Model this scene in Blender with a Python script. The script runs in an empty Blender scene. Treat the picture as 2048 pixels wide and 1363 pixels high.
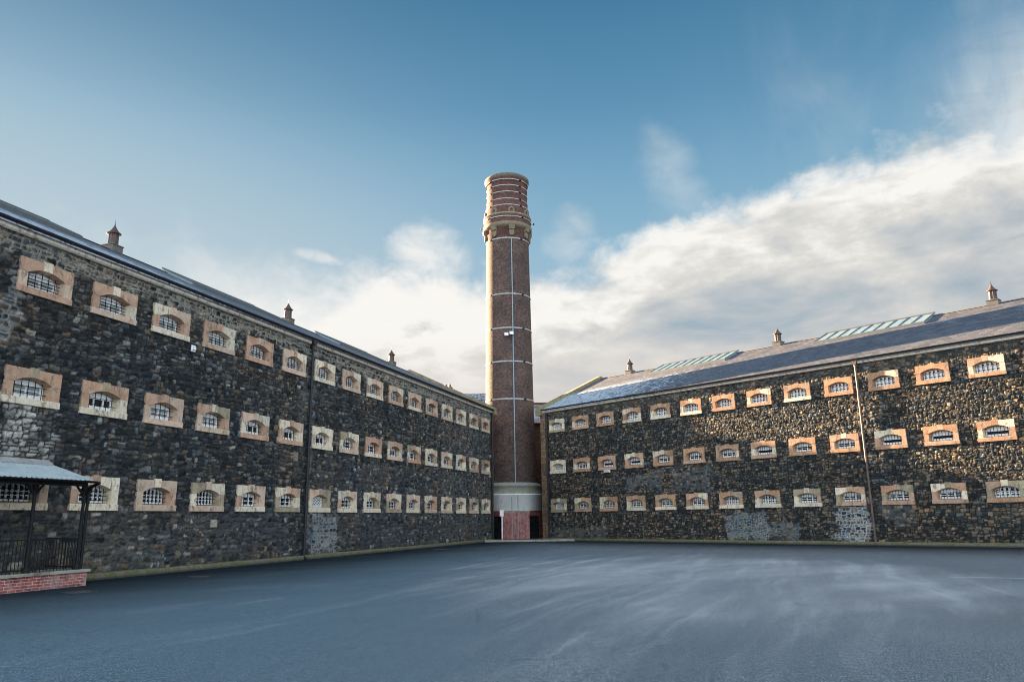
import bpy, bmesh, math, random
import numpy as np
from mathutils import Matrix, Vector, Euler

SC = bpy.context.scene
COL = SC.collection
PI = math.pi
R = math.radians

# ------------------------------------------------------------------ camera
F_PX = 1535.06
PITCH, ROLL = 0.2277, -0.0143
fw = Vector((0, math.cos(PITCH), math.sin(PITCH)))
up = Vector((0, -math.sin(PITCH), math.cos(PITCH)))
rt = Vector((1, 0, 0))
r2 = rt * math.cos(ROLL) + up * math.sin(ROLL)
u2 = -rt * math.sin(ROLL) + up * math.cos(ROLL)
cam = bpy.data.cameras.new('camera')
cam.sensor_fit = 'HORIZONTAL'; cam.sensor_width = 36.0
cam.lens = F_PX / 2048 * 36.0
cam.clip_start = 0.1; cam.clip_end = 5000
co = bpy.data.objects.new('camera', cam); COL.objects.link(co)
m = Matrix.Identity(4)
for i in range(3):
    m[i][0] = r2[i]; m[i][1] = u2[i]; m[i][2] = -fw[i]
m[2][3] = 1.6
co.matrix_world = m
SC.camera = co

# ------------------------------------------------------------------ exposure
SC.view_settings.view_transform = 'Standard'
SC.view_settings.look = 'None'
SC.view_settings.exposure = 3.555
SC.view_settings.gamma = 1.0
SC.render.film_transparent = False
try:
    SC.cycles.max_bounces = 6
    SC.cycles.use_denoising = True
    SC.cycles.filter_width = 1.0
except Exception:
    pass

# ------------------------------------------------------------------ sun
SUN_ANG = R(-43.2)                  # heading the light travels to, in plan
SUN_EL = R(11.65)
trav = Vector((math.cos(SUN_ANG) * math.cos(SUN_EL), math.sin(SUN_ANG) * math.cos(SUN_EL), -math.sin(SUN_EL)))
sun = bpy.data.lights.new('sun', 'SUN')
sun.energy = 5.0; sun.angle = R(0.5); sun.color = (1.0, 0.70, 0.41)
so = bpy.data.objects.new('sun', sun); COL.objects.link(so)
so.rotation_euler = trav.to_track_quat('-Z', 'Y').to_euler()
so.location = (-40, 40, 40)

# ------------------------------------------------------------------ world
W = bpy.data.worlds.new('World'); SC.world = W
W.use_nodes = True
nt = W.node_tree; nt.nodes.clear()

class NT:
    """tiny helper to write node graphs as expressions"""
    def __init__(s, tree): s.t = tree
    def n(s, typ, **kw):
        x = s.t.nodes.new(typ)
        for k, v in kw.items(): setattr(x, k, v)
        return x
    def put(s, sock, v):
        if hasattr(v, 'is_output'): s.t.links.new(v, sock)
        else: sock.default_value = v
    def math(s, op, a, b=None, c=None, clamp=False):
        x = s.n('ShaderNodeMath', operation=op, use_clamp=clamp)
        s.put(x.inputs[0], a)
        if b is not None: s.put(x.inputs[1], b)
        if c is not None: s.put(x.inputs[2], c)
        return x.outputs[0]
    def add(s, a, b): return s.math('ADD', a, b)
    def sub(s, a, b): return s.math('SUBTRACT', a, b)
    def mul(s, a, b): return s.math('MULTIPLY', a, b)
    def smooth(s, v, lo, hi, a=0.0, b=1.0):
        x = s.n('ShaderNodeMapRange', interpolation_type='SMOOTHSTEP')
        s.put(x.inputs['Value'], v)
        s.put(x.inputs['From Min'], lo); s.put(x.inputs['From Max'], hi)
        s.put(x.inputs['To Min'], a); s.put(x.inputs['To Max'], b)
        return x.outputs[0]
    def noise(s, vec, scale, detail=4, rough=.55, dist=0.0, dim='3D'):
        x = s.n('ShaderNodeTexNoise', noise_dimensions=dim)
        if vec is not None: s.put(x.inputs['Vector'], vec)
        x.inputs['Scale'].default_value = scale; x.inputs['Detail'].default_value = detail
        x.inputs['Roughness'].default_value = rough; x.inputs['Distortion'].default_value = dist
        return x.outputs['Fac']
    def mix(s, f, a, b, blend='MIX', clampf=True):
        x = s.n('ShaderNodeMix', data_type='RGBA', blend_type=blend)
        x.clamp_factor = clampf
        s.put(x.inputs[0], f); s.put(x.inputs[6], c4(a)); s.put(x.inputs[7], c4(b))
        return x.outputs[2]
    def mapping(s, vec, loc=(0, 0, 0), rot=(0, 0, 0), sc=(1, 1, 1)):
        x = s.n('ShaderNodeMapping'); s.put(x.inputs[0], vec)
        x.inputs[1].default_value = loc; x.inputs[2].default_value = rot; x.inputs[3].default_value = sc
        return x.outputs[0]
    def comb(s, x_, y_, z_):
        x = s.n('ShaderNodeCombineXYZ'); s.put(x.inputs[0], x_); s.put(x.inputs[1], y_); s.put(x.inputs[2], z_)
        return x.outputs[0]
    def sep(s, v):
        x = s.n('ShaderNodeSeparateXYZ'); s.put(x.inputs[0], v); return x.outputs
    def ramp(s, f, stops, interp='LINEAR'):
        x = s.n('ShaderNodeValToRGB'); s.put(x.inputs[0], f)
        r = x.color_ramp; r.interpolation = interp
        while len(r.elements) < len(stops): r.elements.new(0.5)
        for e, (p, c) in zip(r.elements, stops): e.position = p; e.color = c4(c)
        return x.outputs[0]
    def curve(s, f, pts):
        x = s.n('ShaderNodeFloatCurve'); s.put(x.inputs[1], f)
        c = x.mapping.curves[0]
        while len(c.points) < len(pts): c.points.new(0.5, 0.5)
        for p, q in zip(c.points, pts): p.location = q
        x.mapping.update()
        return x.outputs[0]
def c4(c):
    if hasattr(c, 'is_output'): return c
    c = tuple(c)
    return c if len(c) == 4 else c + (1.0,)

g = NT(nt)
tc = g.n('ShaderNodeTexCoord').outputs['Generated']
dx, dy, dz = g.sep(tc)[:3]
az = g.mul(g.math('ARCTAN2', dx, dy), 57.29578)
el = g.mul(g.math('ARCSINE', g.math('MAXIMUM', g.math('MINIMUM', dz, 1.0), -1.0)), 57.29578)
sky = g.n('ShaderNodeTexSky', sky_type='NISHITA')
sky.sun_disc = False; sky.sun_elevation = SUN_EL
sv = -trav
sky.sun_rotation = math.atan2(sv.x, sv.y)
sky.air_density = 1.0; sky.dust_density = 0.6; sky.ozone_density = 2.2
nish = g.mix(1.0, sky.outputs[0], (.10,) * 3, 'MULTIPLY')
grad = g.ramp(g.math('DIVIDE', el, 90.0, clamp=True), [(0, (.50, .56, .60)), (.16, (.36, .52, .63)), (.222, (.27, .47, .615)), (.278, (.185, .385, .55)),
        (.333, (.110, .285, .455)), (.41, (.058, .20, .35)), (.60, (.035, .14, .28)), (1.0, (.03, .11, .24))])
lft = g.mul(g.smooth(az, 8, -36), g.smooth(el, 40, 24, .35, .85))
grad = g.mix(lft, grad, g.ramp(g.math('DIVIDE', el, 90.0, clamp=True), [(.2, (.50, .62, .68)), (.30, (.32, .49, .605)), (.38, (.17, .305, .425)), (.5, (.09, .19, .31))]))
base = g.mix(.10, grad, nish)
# cloud bank: its upper edge follows a curve of elevation over azimuth
azn = g.math('MULTIPLY_ADD', az, 1 / 80., 0.5, clamp=True)
P = [(-40, 14.5), (-30, 15), (-22, 16), (-17, 16.6), (-12, 16.6), (-7.6, 17.6), (-3, 17.4), (2, 16.9), (5.5, 17.9), (10.9, 19.7),
     (14.7, 21.0), (18.5, 22.2), (25.6, 23.0), (30.5, 23.9), (36.4, 24.2), (40, 26)]
eb = g.mul(g.curve(azn, [((a + 40) / 80., e / 40.) for a, e in P]), 40.0)
# added fill: unseen cloud behind the camera reaches higher
aabs = g.math('ABSOLUTE', az)
eb = g.add(eb, g.smooth(aabs, 50, 110, 0, 32))
cv = g.comb(g.mul(az, 0.0175), g.mul(el, 0.0240), g.mul(aabs, .003))
n1 = g.noise(cv, 7.0, 7, .56, .25)
n2 = g.noise(g.mapping(cv, loc=(3.1, 1.7, 0)), 20.0, 6, .6, .3)
edge = g.add(g.mul(g.sub(n1, .5), 9.5), g.mul(g.sub(n2, .5), 4.5))
h = g.add(g.sub(eb, el), edge)
soft = g.smooth(az, -24, -8, 5.0, 1.7)
soft = g.add(soft, g.smooth(az, 22, 36, 0, .8))
dens = g.smooth(h, g.mul(soft, -1.0), soft)
def blob(ca, ce, ra, re, amp, sc, rot=0.0):
    a_ = g.sub(az, ca); e_ = g.sub(el, ce)
    c_, s_ = math.cos(rot), math.sin(rot)
    a2 = g.add(g.mul(a_, c_), g.mul(e_, s_)); e2 = g.sub(g.mul(e_, c_), g.mul(a_, s_))
    d2 = g.add(g.math('POWER', g.math('ABSOLUTE', g.math('DIVIDE', a2, ra)), 2.0),
               g.math('POWER', g.math('ABSOLUTE', g.math('DIVIDE', e2, re)), 2.0))
    nn = g.noise(g.mapping(cv, loc=(ca, ce, 0)), sc, 6, .6, .4)
    v = g.add(g.sub(1.0, d2), g.mul(g.sub(nn, .5), 3.2))
    return g.mul(g.smooth(v, -.3, 1.7), amp)
b1 = blob(-6.6, 19.0, 3.3, 3.0, .95, 14, .25)
b2 = blob(4.7, 20.9, 2.0, 2.4, .42, 15, -.5)
b3 = blob(-15.0, 18.9, 2.6, .55, .7, 22, -.12)
b4 = blob(13.0, 23.5, 2.4, 4.6, .30, 9, .35)
b5 = blob(-24.0, 17.0, 4.5, 2.0, .35, 10, .1)
# thin high cirrus towards the right
wv = g.mapping(g.comb(g.mul(az, .0175), g.mul(el, .0175), .3), rot=(0, 0, .75), sc=(1.0, .4, 1.0))
wn = g.noise(wv, 10.0, 6, .58, .7)
wmask = g.mul(g.smooth(az, 12, 36), g.smooth(el, 38, 25))
wn2 = g.noise(wv, 5.0, 3, .5, .5)
wisp = g.mul(g.mul(g.smooth(wn, .30, .95), wmask), g.smooth(wn2, .3, .65, .15, .6))
wisp = g.math('MAXIMUM', wisp, g.mul(g.mul(g.smooth(az, 27, 37), g.smooth(el, 33, 24)), g.smooth(wn, .2, .8, .12, .75)))
bl = g.math('MAXIMUM', g.math('MAXIMUM', b1, b2), g.math('MAXIMUM', g.math('MAXIMUM', b3, b4), g.math('MAXIMUM', b5, wisp)))
dens = g.math('MAXIMUM', dens, bl)
# light and grey folds inside the bank
fv = g.mapping(g.comb(g.mul(az, .0175), g.mul(el, .0175), 0.0), rot=(0, 0, -.16), sc=(.55, 1.5, 1))
f1 = g.noise(fv, 11.0, 6, .55, .5)
f2 = g.noise(fv, 30.0, 5, .6, .3)
fold = g.add(g.mul(g.sub(f1, .5), 1.9), g.mul(g.sub(f2, .5), .6))
rim = g.smooth(h, 7.0, 1.5, 0.0, .55)
leftw = g.smooth(az, 6, -4, 0, .38)
lum = g.math('ADD', g.add(.40, rim), g.add(leftw, fold), clamp=True)
ccol = g.ramp(lum, [(0.0, (.34, .43, .50)), (.35, (.50, .53, .55)), (.7, (.68, .67, .64)), (1.0, (.90, .88, .84))])
warm = g.smooth(el, 14, 9, 0, .55)
ccol = g.mix(warm, ccol, (.72, .66, .62))
# unseen cloud behind the camera, brightened as added fill for the shaded walls
REAR_FILL = 3.7
rear = g.smooth(aabs, 60, 120, 1.0, REAR_FILL)
ccol = g.mix(1.0, ccol, g.comb(g.math('POWER', rear, .90), rear, g.math('POWER', rear, 1.10)), 'MULTIPLY')
# thin milky veil low on the left, near the sun
veil = g.mul(g.smooth(az, 12, -26), g.smooth(el, 30, 15, 0, .66))
base = g.mix(veil, base, (.46, .56, .62))
skyc = g.mix(dens, base, ccol)
bg = g.n('ShaderNodeBackground'); g.put(bg.inputs[0], skyc); bg.inputs[1].default_value = 0.09
wo = g.n('ShaderNodeOutputWorld'); nt.links.new(bg.outputs[0], wo.inputs[0])

# ------------------------------------------------------------------ materials
MATS = {}
def new_mat(name):
    mt = bpy.data.materials.new(name); mt.use_nodes = True
    t = mt.node_tree; t.nodes.clear()
    gg = NT(t)
    out = gg.n('ShaderNodeOutputMaterial'); bs = gg.n('ShaderNodeBsdfPrincipled')
    t.links.new(bs.outputs[0], out.inputs[0])
    MATS[name] = mt
    return gg, bs
def bump(gg, bs, hgt, strength, dist=.02, prev=None):
    b = gg.n('ShaderNodeBump'); b.inputs['Strength'].default_value = strength; b.inputs['Distance'].default_value = dist
    gg.put(b.inputs['Height'], hgt)
    gg.t.links.new(b.outputs[0], bs.inputs['Normal'])
def obj_co(gg): return gg.n('ShaderNodeTexCoord').outputs['Object']
def obj_rand(gg): return gg.n('ShaderNodeObjectInfo').outputs['Random']

def simple(name, col, rough=.7, var=.18, scale=6.0, metal=0.0, bmp=0.0, dirt=None, bscale=40.0):
    gg, bs = new_mat(name)
    v = obj_co(gg); n = gg.noise(v, scale, 5, .6)
    a = tuple(c * (1 - var) for c in col); b = tuple(min(1, c * (1 + var)) for c in col)
    c = gg.ramp(n, [(.3, a), (.7, b)])
    if dirt is not None:
        dn = gg.noise(gg.mapping(v, loc=(7, 3, 1)), scale * .55, 6, .65, .5)
        c = gg.mix(gg.smooth(dn, .5, .68, 0, .85), c, dirt)
    gg.put(bs.inputs['Base Color'], c)
    bs.inputs['Roughness'].default_value = rough; bs.inputs['Metallic'].default_value = metal
    if bmp: bump(gg, bs, gg.noise(v, bscale, 5, .65), bmp, .012)
    return MATS[name]

# basalt rubble wall: colours come with the stones (attribute Col), fine grain from noise
gg, bs = new_mat('basalt')
at = gg.n('ShaderNodeAttribute', attribute_name='Col').outputs['Color']
v = obj_co(gg)
nA = gg.noise(v, 26.0, 6, .65); nC = gg.noise(gg.mapping(v, sc=(1, 1, 1.25)), 9.0, 5, .62, .3); nB = gg.noise(gg.mapping(v, loc=(2, 5, 9)), .9, 5, .6)
c = gg.mix(1.0, at, gg.ramp(nA, [(.25, (.5, .5, .52)), (.75, (1.6, 1.57, 1.52))]), 'MULTIPLY')
c = gg.mix(1.0, c, gg.ramp(nB, [(.3, (.80, .84, .90)), (.7, (1.2, 1.14, 1.05))]), 'MULTIPLY')
lz = gg.sep(v)[2]
moss = gg.mul(gg.smooth(lz, .55, .1), gg.smooth(gg.noise(v, 3.0, 5, .6), .48, .62))
c = gg.mix(gg.mul(moss, .55), c, (.075, .085, .03))
gg.put(bs.inputs['Base Color'], c)
gg.put(bs.inputs['Roughness'], gg.smooth(nA, .3, .7, .62, .9))
bs.inputs['Specular IOR Level'].default_value = .12
bump(gg, bs, gg.add(gg.mul(gg.noise(v, 19.0, 5, .7, .2), .45), nC), 1.0, .16)

def sandstone(name, c0, c1, c2):
    gg, bs = new_mat(name)
    v = obj_co(gg); r = obj_rand(gg)
    vv = gg.n('ShaderNodeVectorMath', operation='ADD'); gg.put(vv.inputs[0], v)
    gg.put(vv.inputs[1], gg.comb(gg.mul(r, 37.0), gg.mul(r, 19.0), gg.mul(r, 53.0)))
    v = vv.outputs[0]
    n = gg.noise(v, 3.2, 6, .62, .4); nf = gg.noise(v, 24.0, 6, .7)
    c = gg.ramp(n, [(.28, c0), (.5, c1), (.72, c2)])
    c = gg.mix(1.0, c, gg.ramp(nf, [(.3, (.72, .70, .68)), (.55, (1., 1., 1.)), (.8, (1.15, 1.14, 1.1))]), 'MULTIPLY')
    st = gg.smooth(gg.noise(gg.mapping(v, sc=(1.5, 1.5, .7)), 4.0, 6, .7, .6), .50, .66, 0, .85)
    c = gg.mix(st, c, (.17, .14, .105))
    tint = gg.ramp(r, [(0, (.86, .86, .84)), (.5, (1.0, .98, .95)), (1.0, (1.12, 1.06, 1.0))])
    c = gg.mix(1.0, c, tint, 'MULTIPLY')
    gg.put(bs.inputs['Base Color'], c); bs.inputs['Roughness'].default_value = .88
    bs.inputs['Specular IOR Level'].default_value = .25
    bump(gg, bs, gg.noise(v, 30.0, 6, .7), .45, .02)
sandstone('red_sandstone', (.38, .225, .155), (.47, .305, .215), (.54, .38, .285))
sandstone('orange_sandstone', (.33, .18, .105), (.43, .26, .165), (.50, .335, .225))
sandstone('pink_sandstone', (.48, .34, .255), (.56, .42, .325), (.62, .48, .39))
sandstone('buff_sandstone', (.58, .49, .37), (.68, .60, .47), (.74, .68, .56))
sandstone('weathered_sandstone', (.20, .17, .12), (.34, .29, .20), (.46, .40, .29))
sandstone('cornice_stone', (.50, .46, .39), (.58, .54, .47), (.64, .60, .54))

simple('white_paint', (.80, .82, .83), .45, .06, 5, bmp=.05, dirt=(.42, .42, .40))
simple('black_iron', (.010, .011, .012), .6, .3, 9); MATS['black_iron'].node_tree.nodes['Principled BSDF'].inputs['Specular IOR Level'].default_value = .2
simple('window_void', (.012, .015, .017), .12, .4, 3)
simple('grey_board', (.30, .34, .34), .5, .25, 6)
simple('gutter_iron', (.018, .020, .024), .5, .3, 5, bmp=.1); MATS['gutter_iron'].node_tree.nodes['Principled BSDF'].inputs['Specular IOR Level'].default_value = .3
simple('faded_pipe', (.085, .062, .056), .6, .3, 6, dirt=(.20, .11, .07))
simple('pale_pipe', (.62, .66, .66), .5, .12, 6)
simple('galvanised', (.32, .33, .33), .45, .25, 7, metal=.1, dirt=(.22, .20, .18))
simple('conductor', (.20, .26, .29), .5, .15, 5)
simple('glazing_lead', (.07, .085, .095), .6, .2, 5)
simple('cream_stone', (.17, .14, .095), .85, .22, 4, bmp=.4, dirt=(.18, .13, .08))
simple('rim_stone', (.13, .10, .075), .85, .3, 4, bmp=.4, dirt=(.07, .06, .05))
simple('lichen_stone', (.21, .175, .10), .9, .35, 3, bmp=.5, dirt=(.10, .11, .06))
simple('turret_lead', (.065, .040, .036), .6, .25, 6, dirt=(.12, .07, .06))
simple('turret_base', (.11, .105, .095), .8, .2, 5)
simple('fascia_paint', (.45, .42, .38), .6, .15, 3, dirt=(.2, .18, .15))
simple('pale_render', (.46, .43, .37), .9, .15, 1.2, bmp=.2, dirt=(.28, .25, .2))
simple('drain_iron', (.055, .055, .055), .5, .3, 14, metal=.3, bmp=.3)
simple('rust_drain', (.075, .045, .03), .7, .3, 14, bmp=.3)
simple('line_paint', (.55, .53, .48), .7, .2, 3, dirt=(.10, .11, .12))
simple('lamp_lens', (.75, .78, .80), .25, .05, 3)

gg, bs = new_mat('plinth_stone')
v = obj_co(gg); n = gg.noise(v, 2.6, 6, .65, .4); nf = gg.noise(v, 18, 6, .7)
c = gg.ramp(n, [(.25, (.060, .060, .05)), (.42, (.17, .15, .11)), (.55, (.105, .11, .045)), (.75, (.22, .20, .15))])
c = gg.mix(1.0, c, gg.ramp(nf, [(.3, (.6, .6, .6)), (.75, (1.35, 1.35, 1.3))]), 'MULTIPLY')
c = gg.mix(gg.smooth(gg.sep(v)[2], .10, .02, 0, .75), c, (.02, .02, .018))
gg.put(bs.inputs['Base Color'], c); bs.inputs['Roughness'].default_value = .9
bump(gg, bs, nf, .6, .03)

def brick_mat(name, c1, c2, mortar, use_uv, scale=1.0, bw=.225, bh=.075, stain=None, rough=.85, spots=None, ms=.010):
    gg, bs = new_mat(name)
    t = gg.n('ShaderNodeTexCoord')
    v = t.outputs['UV'] if use_uv else t.outputs['Object']
    if not use_uv:
        sx, sy, sz = gg.sep(v)[:3]
        v = gg.comb(gg.add(sx, sy), sz, 0.0)
    b = gg.n('ShaderNodeTexBrick'); gg.put(b.inputs['Vector'], v)
    b.offset = .5
    b.inputs['Color1'].default_value = c4(c1); b.inputs['Color2'].default_value = c4(c2); b.inputs['Mortar'].default_value = c4(mortar)
    b.inputs['Scale'].default_value = scale; b.inputs['Brick Width'].default_value = bw; b.inputs['Row Height'].default_value = bh
    b.inputs['Mortar Size'].default_value = ms; b.inputs['Bias'].default_value = 0.0
    n = gg.noise(v, 5.0, 6, .65, .2); n2 = gg.noise(gg.mapping(v, loc=(4, 9, 2)), .8, 5, .6)
    c = gg.mix(1.0, b.outputs['Color'], gg.ramp(n, [(.3, (.45, .46, .5)), (.7, (1.6, 1.5, 1.4))]), 'MULTIPLY')
    c = gg.mix(1.0, c, gg.ramp(n2, [(.3, (.65, .66, .72)), (.7, (1.35, 1.28, 1.2))]), 'MULTIPLY')
    if spots is not None:
        sp = gg.noise(gg.mapping(v, sc=(1, 1.6, 1)), 4.4, 5, .75, .1)
        c = gg.mix(gg.smooth(sp, .58, .72, 0, .85), c, spots)
    if stain is not None:
        sp = gg.noise(gg.mapping(v, sc=(1.0, .5, 1)), 1.6, 6, .7, .6)
        c = gg.mix(gg.smooth(sp, .50, .68, 0, .8), c, stain)
    gg.put(bs.inputs['Base Color'], c); bs.inputs['Roughness'].default_value = rough
    bs.inputs['Specular IOR Level'].default_value = .3
    hh = gg.add(gg.mul(b.outputs['Fac'], -1.0), gg.mul(n, .5))
    bump(gg, bs, hh, .6, .02)
brick_mat('chimney_brick', (.150, .086, .070), (.066, .050, .048), (.060, .052, .048), True, spots=(.24, .175, .15), ms=.016)
brick_mat('chimney_head_brick', (.135, .058, .046), (.085, .044, .037), (.075, .05, .045), True, spots=(.30, .22, .18), ms=.012)
brick_mat('red_painted_brick', (.29, .095, .088), (.16, .052, .052), (.40, .27, .25), False, stain=(.36, .25, .23))
brick_mat('base_brick', (.26, .07, .06), (.16, .045, .042), (.12, .06, .055), True, stain=(.05, .03, .028))
brick_mat('dark_brick', (.09, .055, .04), (.055, .04, .034), (.06, .05, .045), False)
brick_mat('quoin_brick', (.25, .17, .105), (.12, .085, .06), (.09, .075, .06), False, bw=.34, bh=.22, stain=(.07, .055, .045), ms=.02)

gg, bs = new_mat('white_band_paint')
v = gg.n('ShaderNodeTexCoord').outputs['UV']
n = gg.noise(v, 1.5, 6, .7, .4); n2 = gg.noise(gg.mapping(v, sc=(1, .3, 1)), 5, 5, .7)
c = gg.ramp(n, [(.3, (.70, .72, .70)), (.55, (.82, .84, .82)), (.75, (.60, .62, .52))])
c = gg.mix(gg.smooth(n2, .56, .72, 0, .7), c, (.25, .27, .18))
gg.put(bs.inputs['Base Color'], c); bs.inputs['Roughness'].default_value = .8
gg, bs = new_mat('mossy_ashlar')
v = gg.n('ShaderNodeTexCoord').outputs['UV']
n = gg.noise(v, 1.3, 6, .7, .6); nf = gg.noise(v, 9, 6, .7)
c = gg.ramp(n, [(.3, (.22, .225, .20)), (.5, (.32, .33, .29)), (.62, (.28, .27, .12)), (.75, (.14, .15, .05))])
c = gg.mix(1.0, c, gg.ramp(nf, [(.3, (.6, .6, .6)), (.75, (1.3, 1.3, 1.3))]), 'MULTIPLY')
gg.put(bs.inputs['Base Color'], c); bs.inputs['Roughness'].default_value = .9
bump(gg, bs, nf, .5, .03)

# slates with patches of frost; object coords: x along the roof, y into the building
gg, bs = new_mat('slate')
v = obj_co(gg)
sx, sy, sz = gg.sep(v)[:3]
vv = gg.comb(sx, gg.mul(sy, 1.1), 0.0)
b = gg.n('ShaderNodeTexBrick'); gg.put(b.inputs['Vector'], vv); b.offset = .5
b.inputs['Color1'].default_value = (.108, .112, .130, 1); b.inputs['Color2'].default_value = (.055, .060, .076, 1)
b.inputs['Mortar'].default_value = (.035, .035, .045, 1); b.inputs['Scale'].default_value = 1.0
b.inputs['Brick Width'].default_value = .42; b.inputs['Row Height'].default_value = .34; b.inputs['Mortar Size'].default_value = .014
n = gg.noise(v, 1.2, 5, .6); nf = gg.noise(v, 9.0, 6, .7)
c = gg.mix(1.0, b.outputs['Color'], gg.ramp(n, [(.3, (.8, .82, .86)), (.7, (1.22, 1.18, 1.15))]), 'MULTIPLY')
fr = gg.noise(gg.mapping(v, sc=(1.0, .55, 1)), 3.6, 7, .72, .6)
frk = gg.smooth(sx, 1.0, 19.0, .0, 1.0)
thr = gg.add(.40, gg.mul(frk, .26))
frost = gg.mul(gg.mul(gg.smooth(gg.sub(fr, thr), 0.0, .10), gg.smooth(sx, 22, 8, .10, .80)), gg.smooth(gg.sub(sy, gg.mul(sx, .08)), 4.2, 2.4, .06, 1.0))
c = gg.mix(frost, c, (.46, .52, .60))
gg.put(bs.inputs['Base Color'], c)
gg.put(bs.inputs['Roughness'], gg.smooth(nf, .3, .7, .38, .62))
hh = gg.add(gg.mul(b.outputs['Fac'], -.6), gg.math('FRACT', gg.mul(sy, 1.1 / .34)))
bump(gg, bs, gg.add(hh, gg.mul(nf, .4)), .35, .02)

gg, bs = new_mat('skylight_glass')
bs.inputs['Base Color'].default_value = (.30, .42, .45, 1); bs.inputs['Roughness'].default_value = .3
v = obj_co(gg); n = gg.noise(v, 2.5, 5, .6)
gg.put(bs.inputs['Base Color'], gg.ramp(n, [(.3, (.13, .20, .24)), (.7, (.22, .30, .34))]))
bs.inputs['Specular IOR Level'].default_value = .5

gg, bs = new_mat('corrugated_tin')
v = obj_co(gg); n = gg.noise(v, 1.6, 6, .65); nf = gg.noise(gg.mapping(v, sc=(1, .2, 1)), 9, 5, .6)
c = gg.ramp(n, [(.3, (.40, .50, .54)), (.6, (.56, .64, .66)), (.78, (.44, .44, .40))])
c = gg.mix(gg.smooth(nf, .6, .72, 0, .5), c, (.16, .15, .13))
gg.put(bs.inputs['Base Color'], c); bs.inputs['Roughness'].default_value = .42; bs.inputs['Metallic'].default_value = .35

# asphalt: worn and frosted drifts over dark tarmac
gg, bs = new_mat('asphalt')
v = obj_co(gg)
sx, sy, sz = gg.sep(v)[:3]
warp = gg.n('ShaderNodeVectorMath', operation='ADD'); gg.put(warp.inputs[0], v)
wn_ = gg.n('ShaderNodeTexNoise'); gg.put(wn_.inputs['Vector'], v); wn_.inputs['Scale'].default_value = .11; wn_.inputs['Detail'].default_value = 3
sc_ = gg.n('ShaderNodeVectorMath', operation='SCALE'); gg.put(sc_.inputs[0], wn_.outputs['Color']); sc_.inputs['Scale'].default_value = 2.4
gg.put(warp.inputs[1], sc_.outputs[0]); wv = warp.outputs[0]
ra1 = gg.mapping(wv, rot=(0, 0, R(-69)))
st1 = gg.noise(gg.mapping(ra1, sc=(.05, .42, 1)), 1.3, 3, .5, .1)
st3 = gg.noise(gg.mapping(ra1, loc=(5, 2, 0), sc=(.05, 1.8, 1)), 1.5, 3, .5, .1)
st2 = gg.noise(gg.mapping(gg.mapping(wv, rot=(0, 0, R(-24))), loc=(9, 4, 0), sc=(.06, .45, 1)), 1.3, 3, .5, .1)
big = gg.noise(gg.mapping(v, loc=(1.5, 6.2, 0)), .09, 3, .5)
drift = gg.add(gg.add(gg.mul(st1, .45), gg.mul(st2, .33)), gg.mul(st3, .22))
# the open middle of the yard is paler than the strips beside the walls
ddx = gg.math('DIVIDE', gg.sub(sx, 5.0), 8.0); ddy = gg.math('DIVIDE', gg.sub(sy, 22.5), 12.5)
mid = gg.smooth(gg.add(gg.mul(ddx, ddx), gg.mul(ddy, ddy)), 1.5, 0.0)
pale_amt = gg.smooth(gg.add(gg.add(gg.add(gg.mul(drift, 1.05), gg.mul(gg.smooth(st3, .48, .72), .07)), gg.mul(mid, .36)), gg.mul(gg.sub(big, .5), .16)), .54, 1.20)
# contact shade painted dark beside the two walls, together with moist ground
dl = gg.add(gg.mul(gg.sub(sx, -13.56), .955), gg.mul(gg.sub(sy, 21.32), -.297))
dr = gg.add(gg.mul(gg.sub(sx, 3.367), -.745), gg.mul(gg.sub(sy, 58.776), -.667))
shade_damp = gg.math('MAXIMUM', gg.smooth(gg.add(dl, gg.mul(st2, 3.0)), 12.0, 1.8), gg.smooth(gg.add(dr, gg.mul(st2, 3.0)), 13.0, 1.8))
base_tone = gg.mix(gg.smooth(sx, -6, 7), (.080, .124, .154), (.115, .132, .146))  # ground tone, bluer to the left and greyer to the right
c = gg.mix(pale_amt, base_tone, (.36, .365, .37))
c = gg.mix(gg.mul(shade_damp, .93), c, (.012, .015, .018))
vo = gg.n('ShaderNodeTexVoronoi', feature='DISTANCE_TO_EDGE'); gg.put(vo.inputs['Vector'], gg.mapping(wv, sc=(1, 1, 1))); vo.inputs['Scale'].default_value = .17
crk = gg.mul(gg.smooth(vo.outputs['Distance'], .012, .002), gg.smooth(gg.noise(v, .5, 3, .5), .5, .6))
c = gg.mix(gg.mul(crk, .22), c, (.02, .024, .028))
fine = gg.noise(v, 60.0, 1, .5); fine2 = gg.noise(v, 12.0, 4, .8)
c = gg.mix(1.0, c, gg.ramp(fine, [(.30, (.24, .25, .27)), (.5, (1., 1., 1.)), (.61, (1.7, 1.7, 1.7)), (.72, (4.6, 4.6, 4.7))]), 'MULTIPLY')
c = gg.mix(1.0, c, gg.ramp(fine2, [(.35, (.6, .6, .6)), (.65, (1.4, 1.4, 1.4))]), 'MULTIPLY')
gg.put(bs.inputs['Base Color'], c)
gg.put(bs.inputs['Roughness'], gg.math('MAXIMUM', gg.smooth(drift, .35, .62, .55, .82), shade_damp))
gg.put(bs.inputs['Specular IOR Level'], gg.mul(gg.sub(1.0, shade_damp), .22))
bump(gg, bs, gg.add(fine, gg.mul(fine2, .4)), .6, .014)
simple('damp_apron', (.05, .052, .05), .7, .3, 4, bmp=.3, dirt=(.03, .034, .02))
simple('kerb_stone', (.30, .28, .23), .85, .25, 3, bmp=.3, dirt=(.10, .10, .07))

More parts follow.
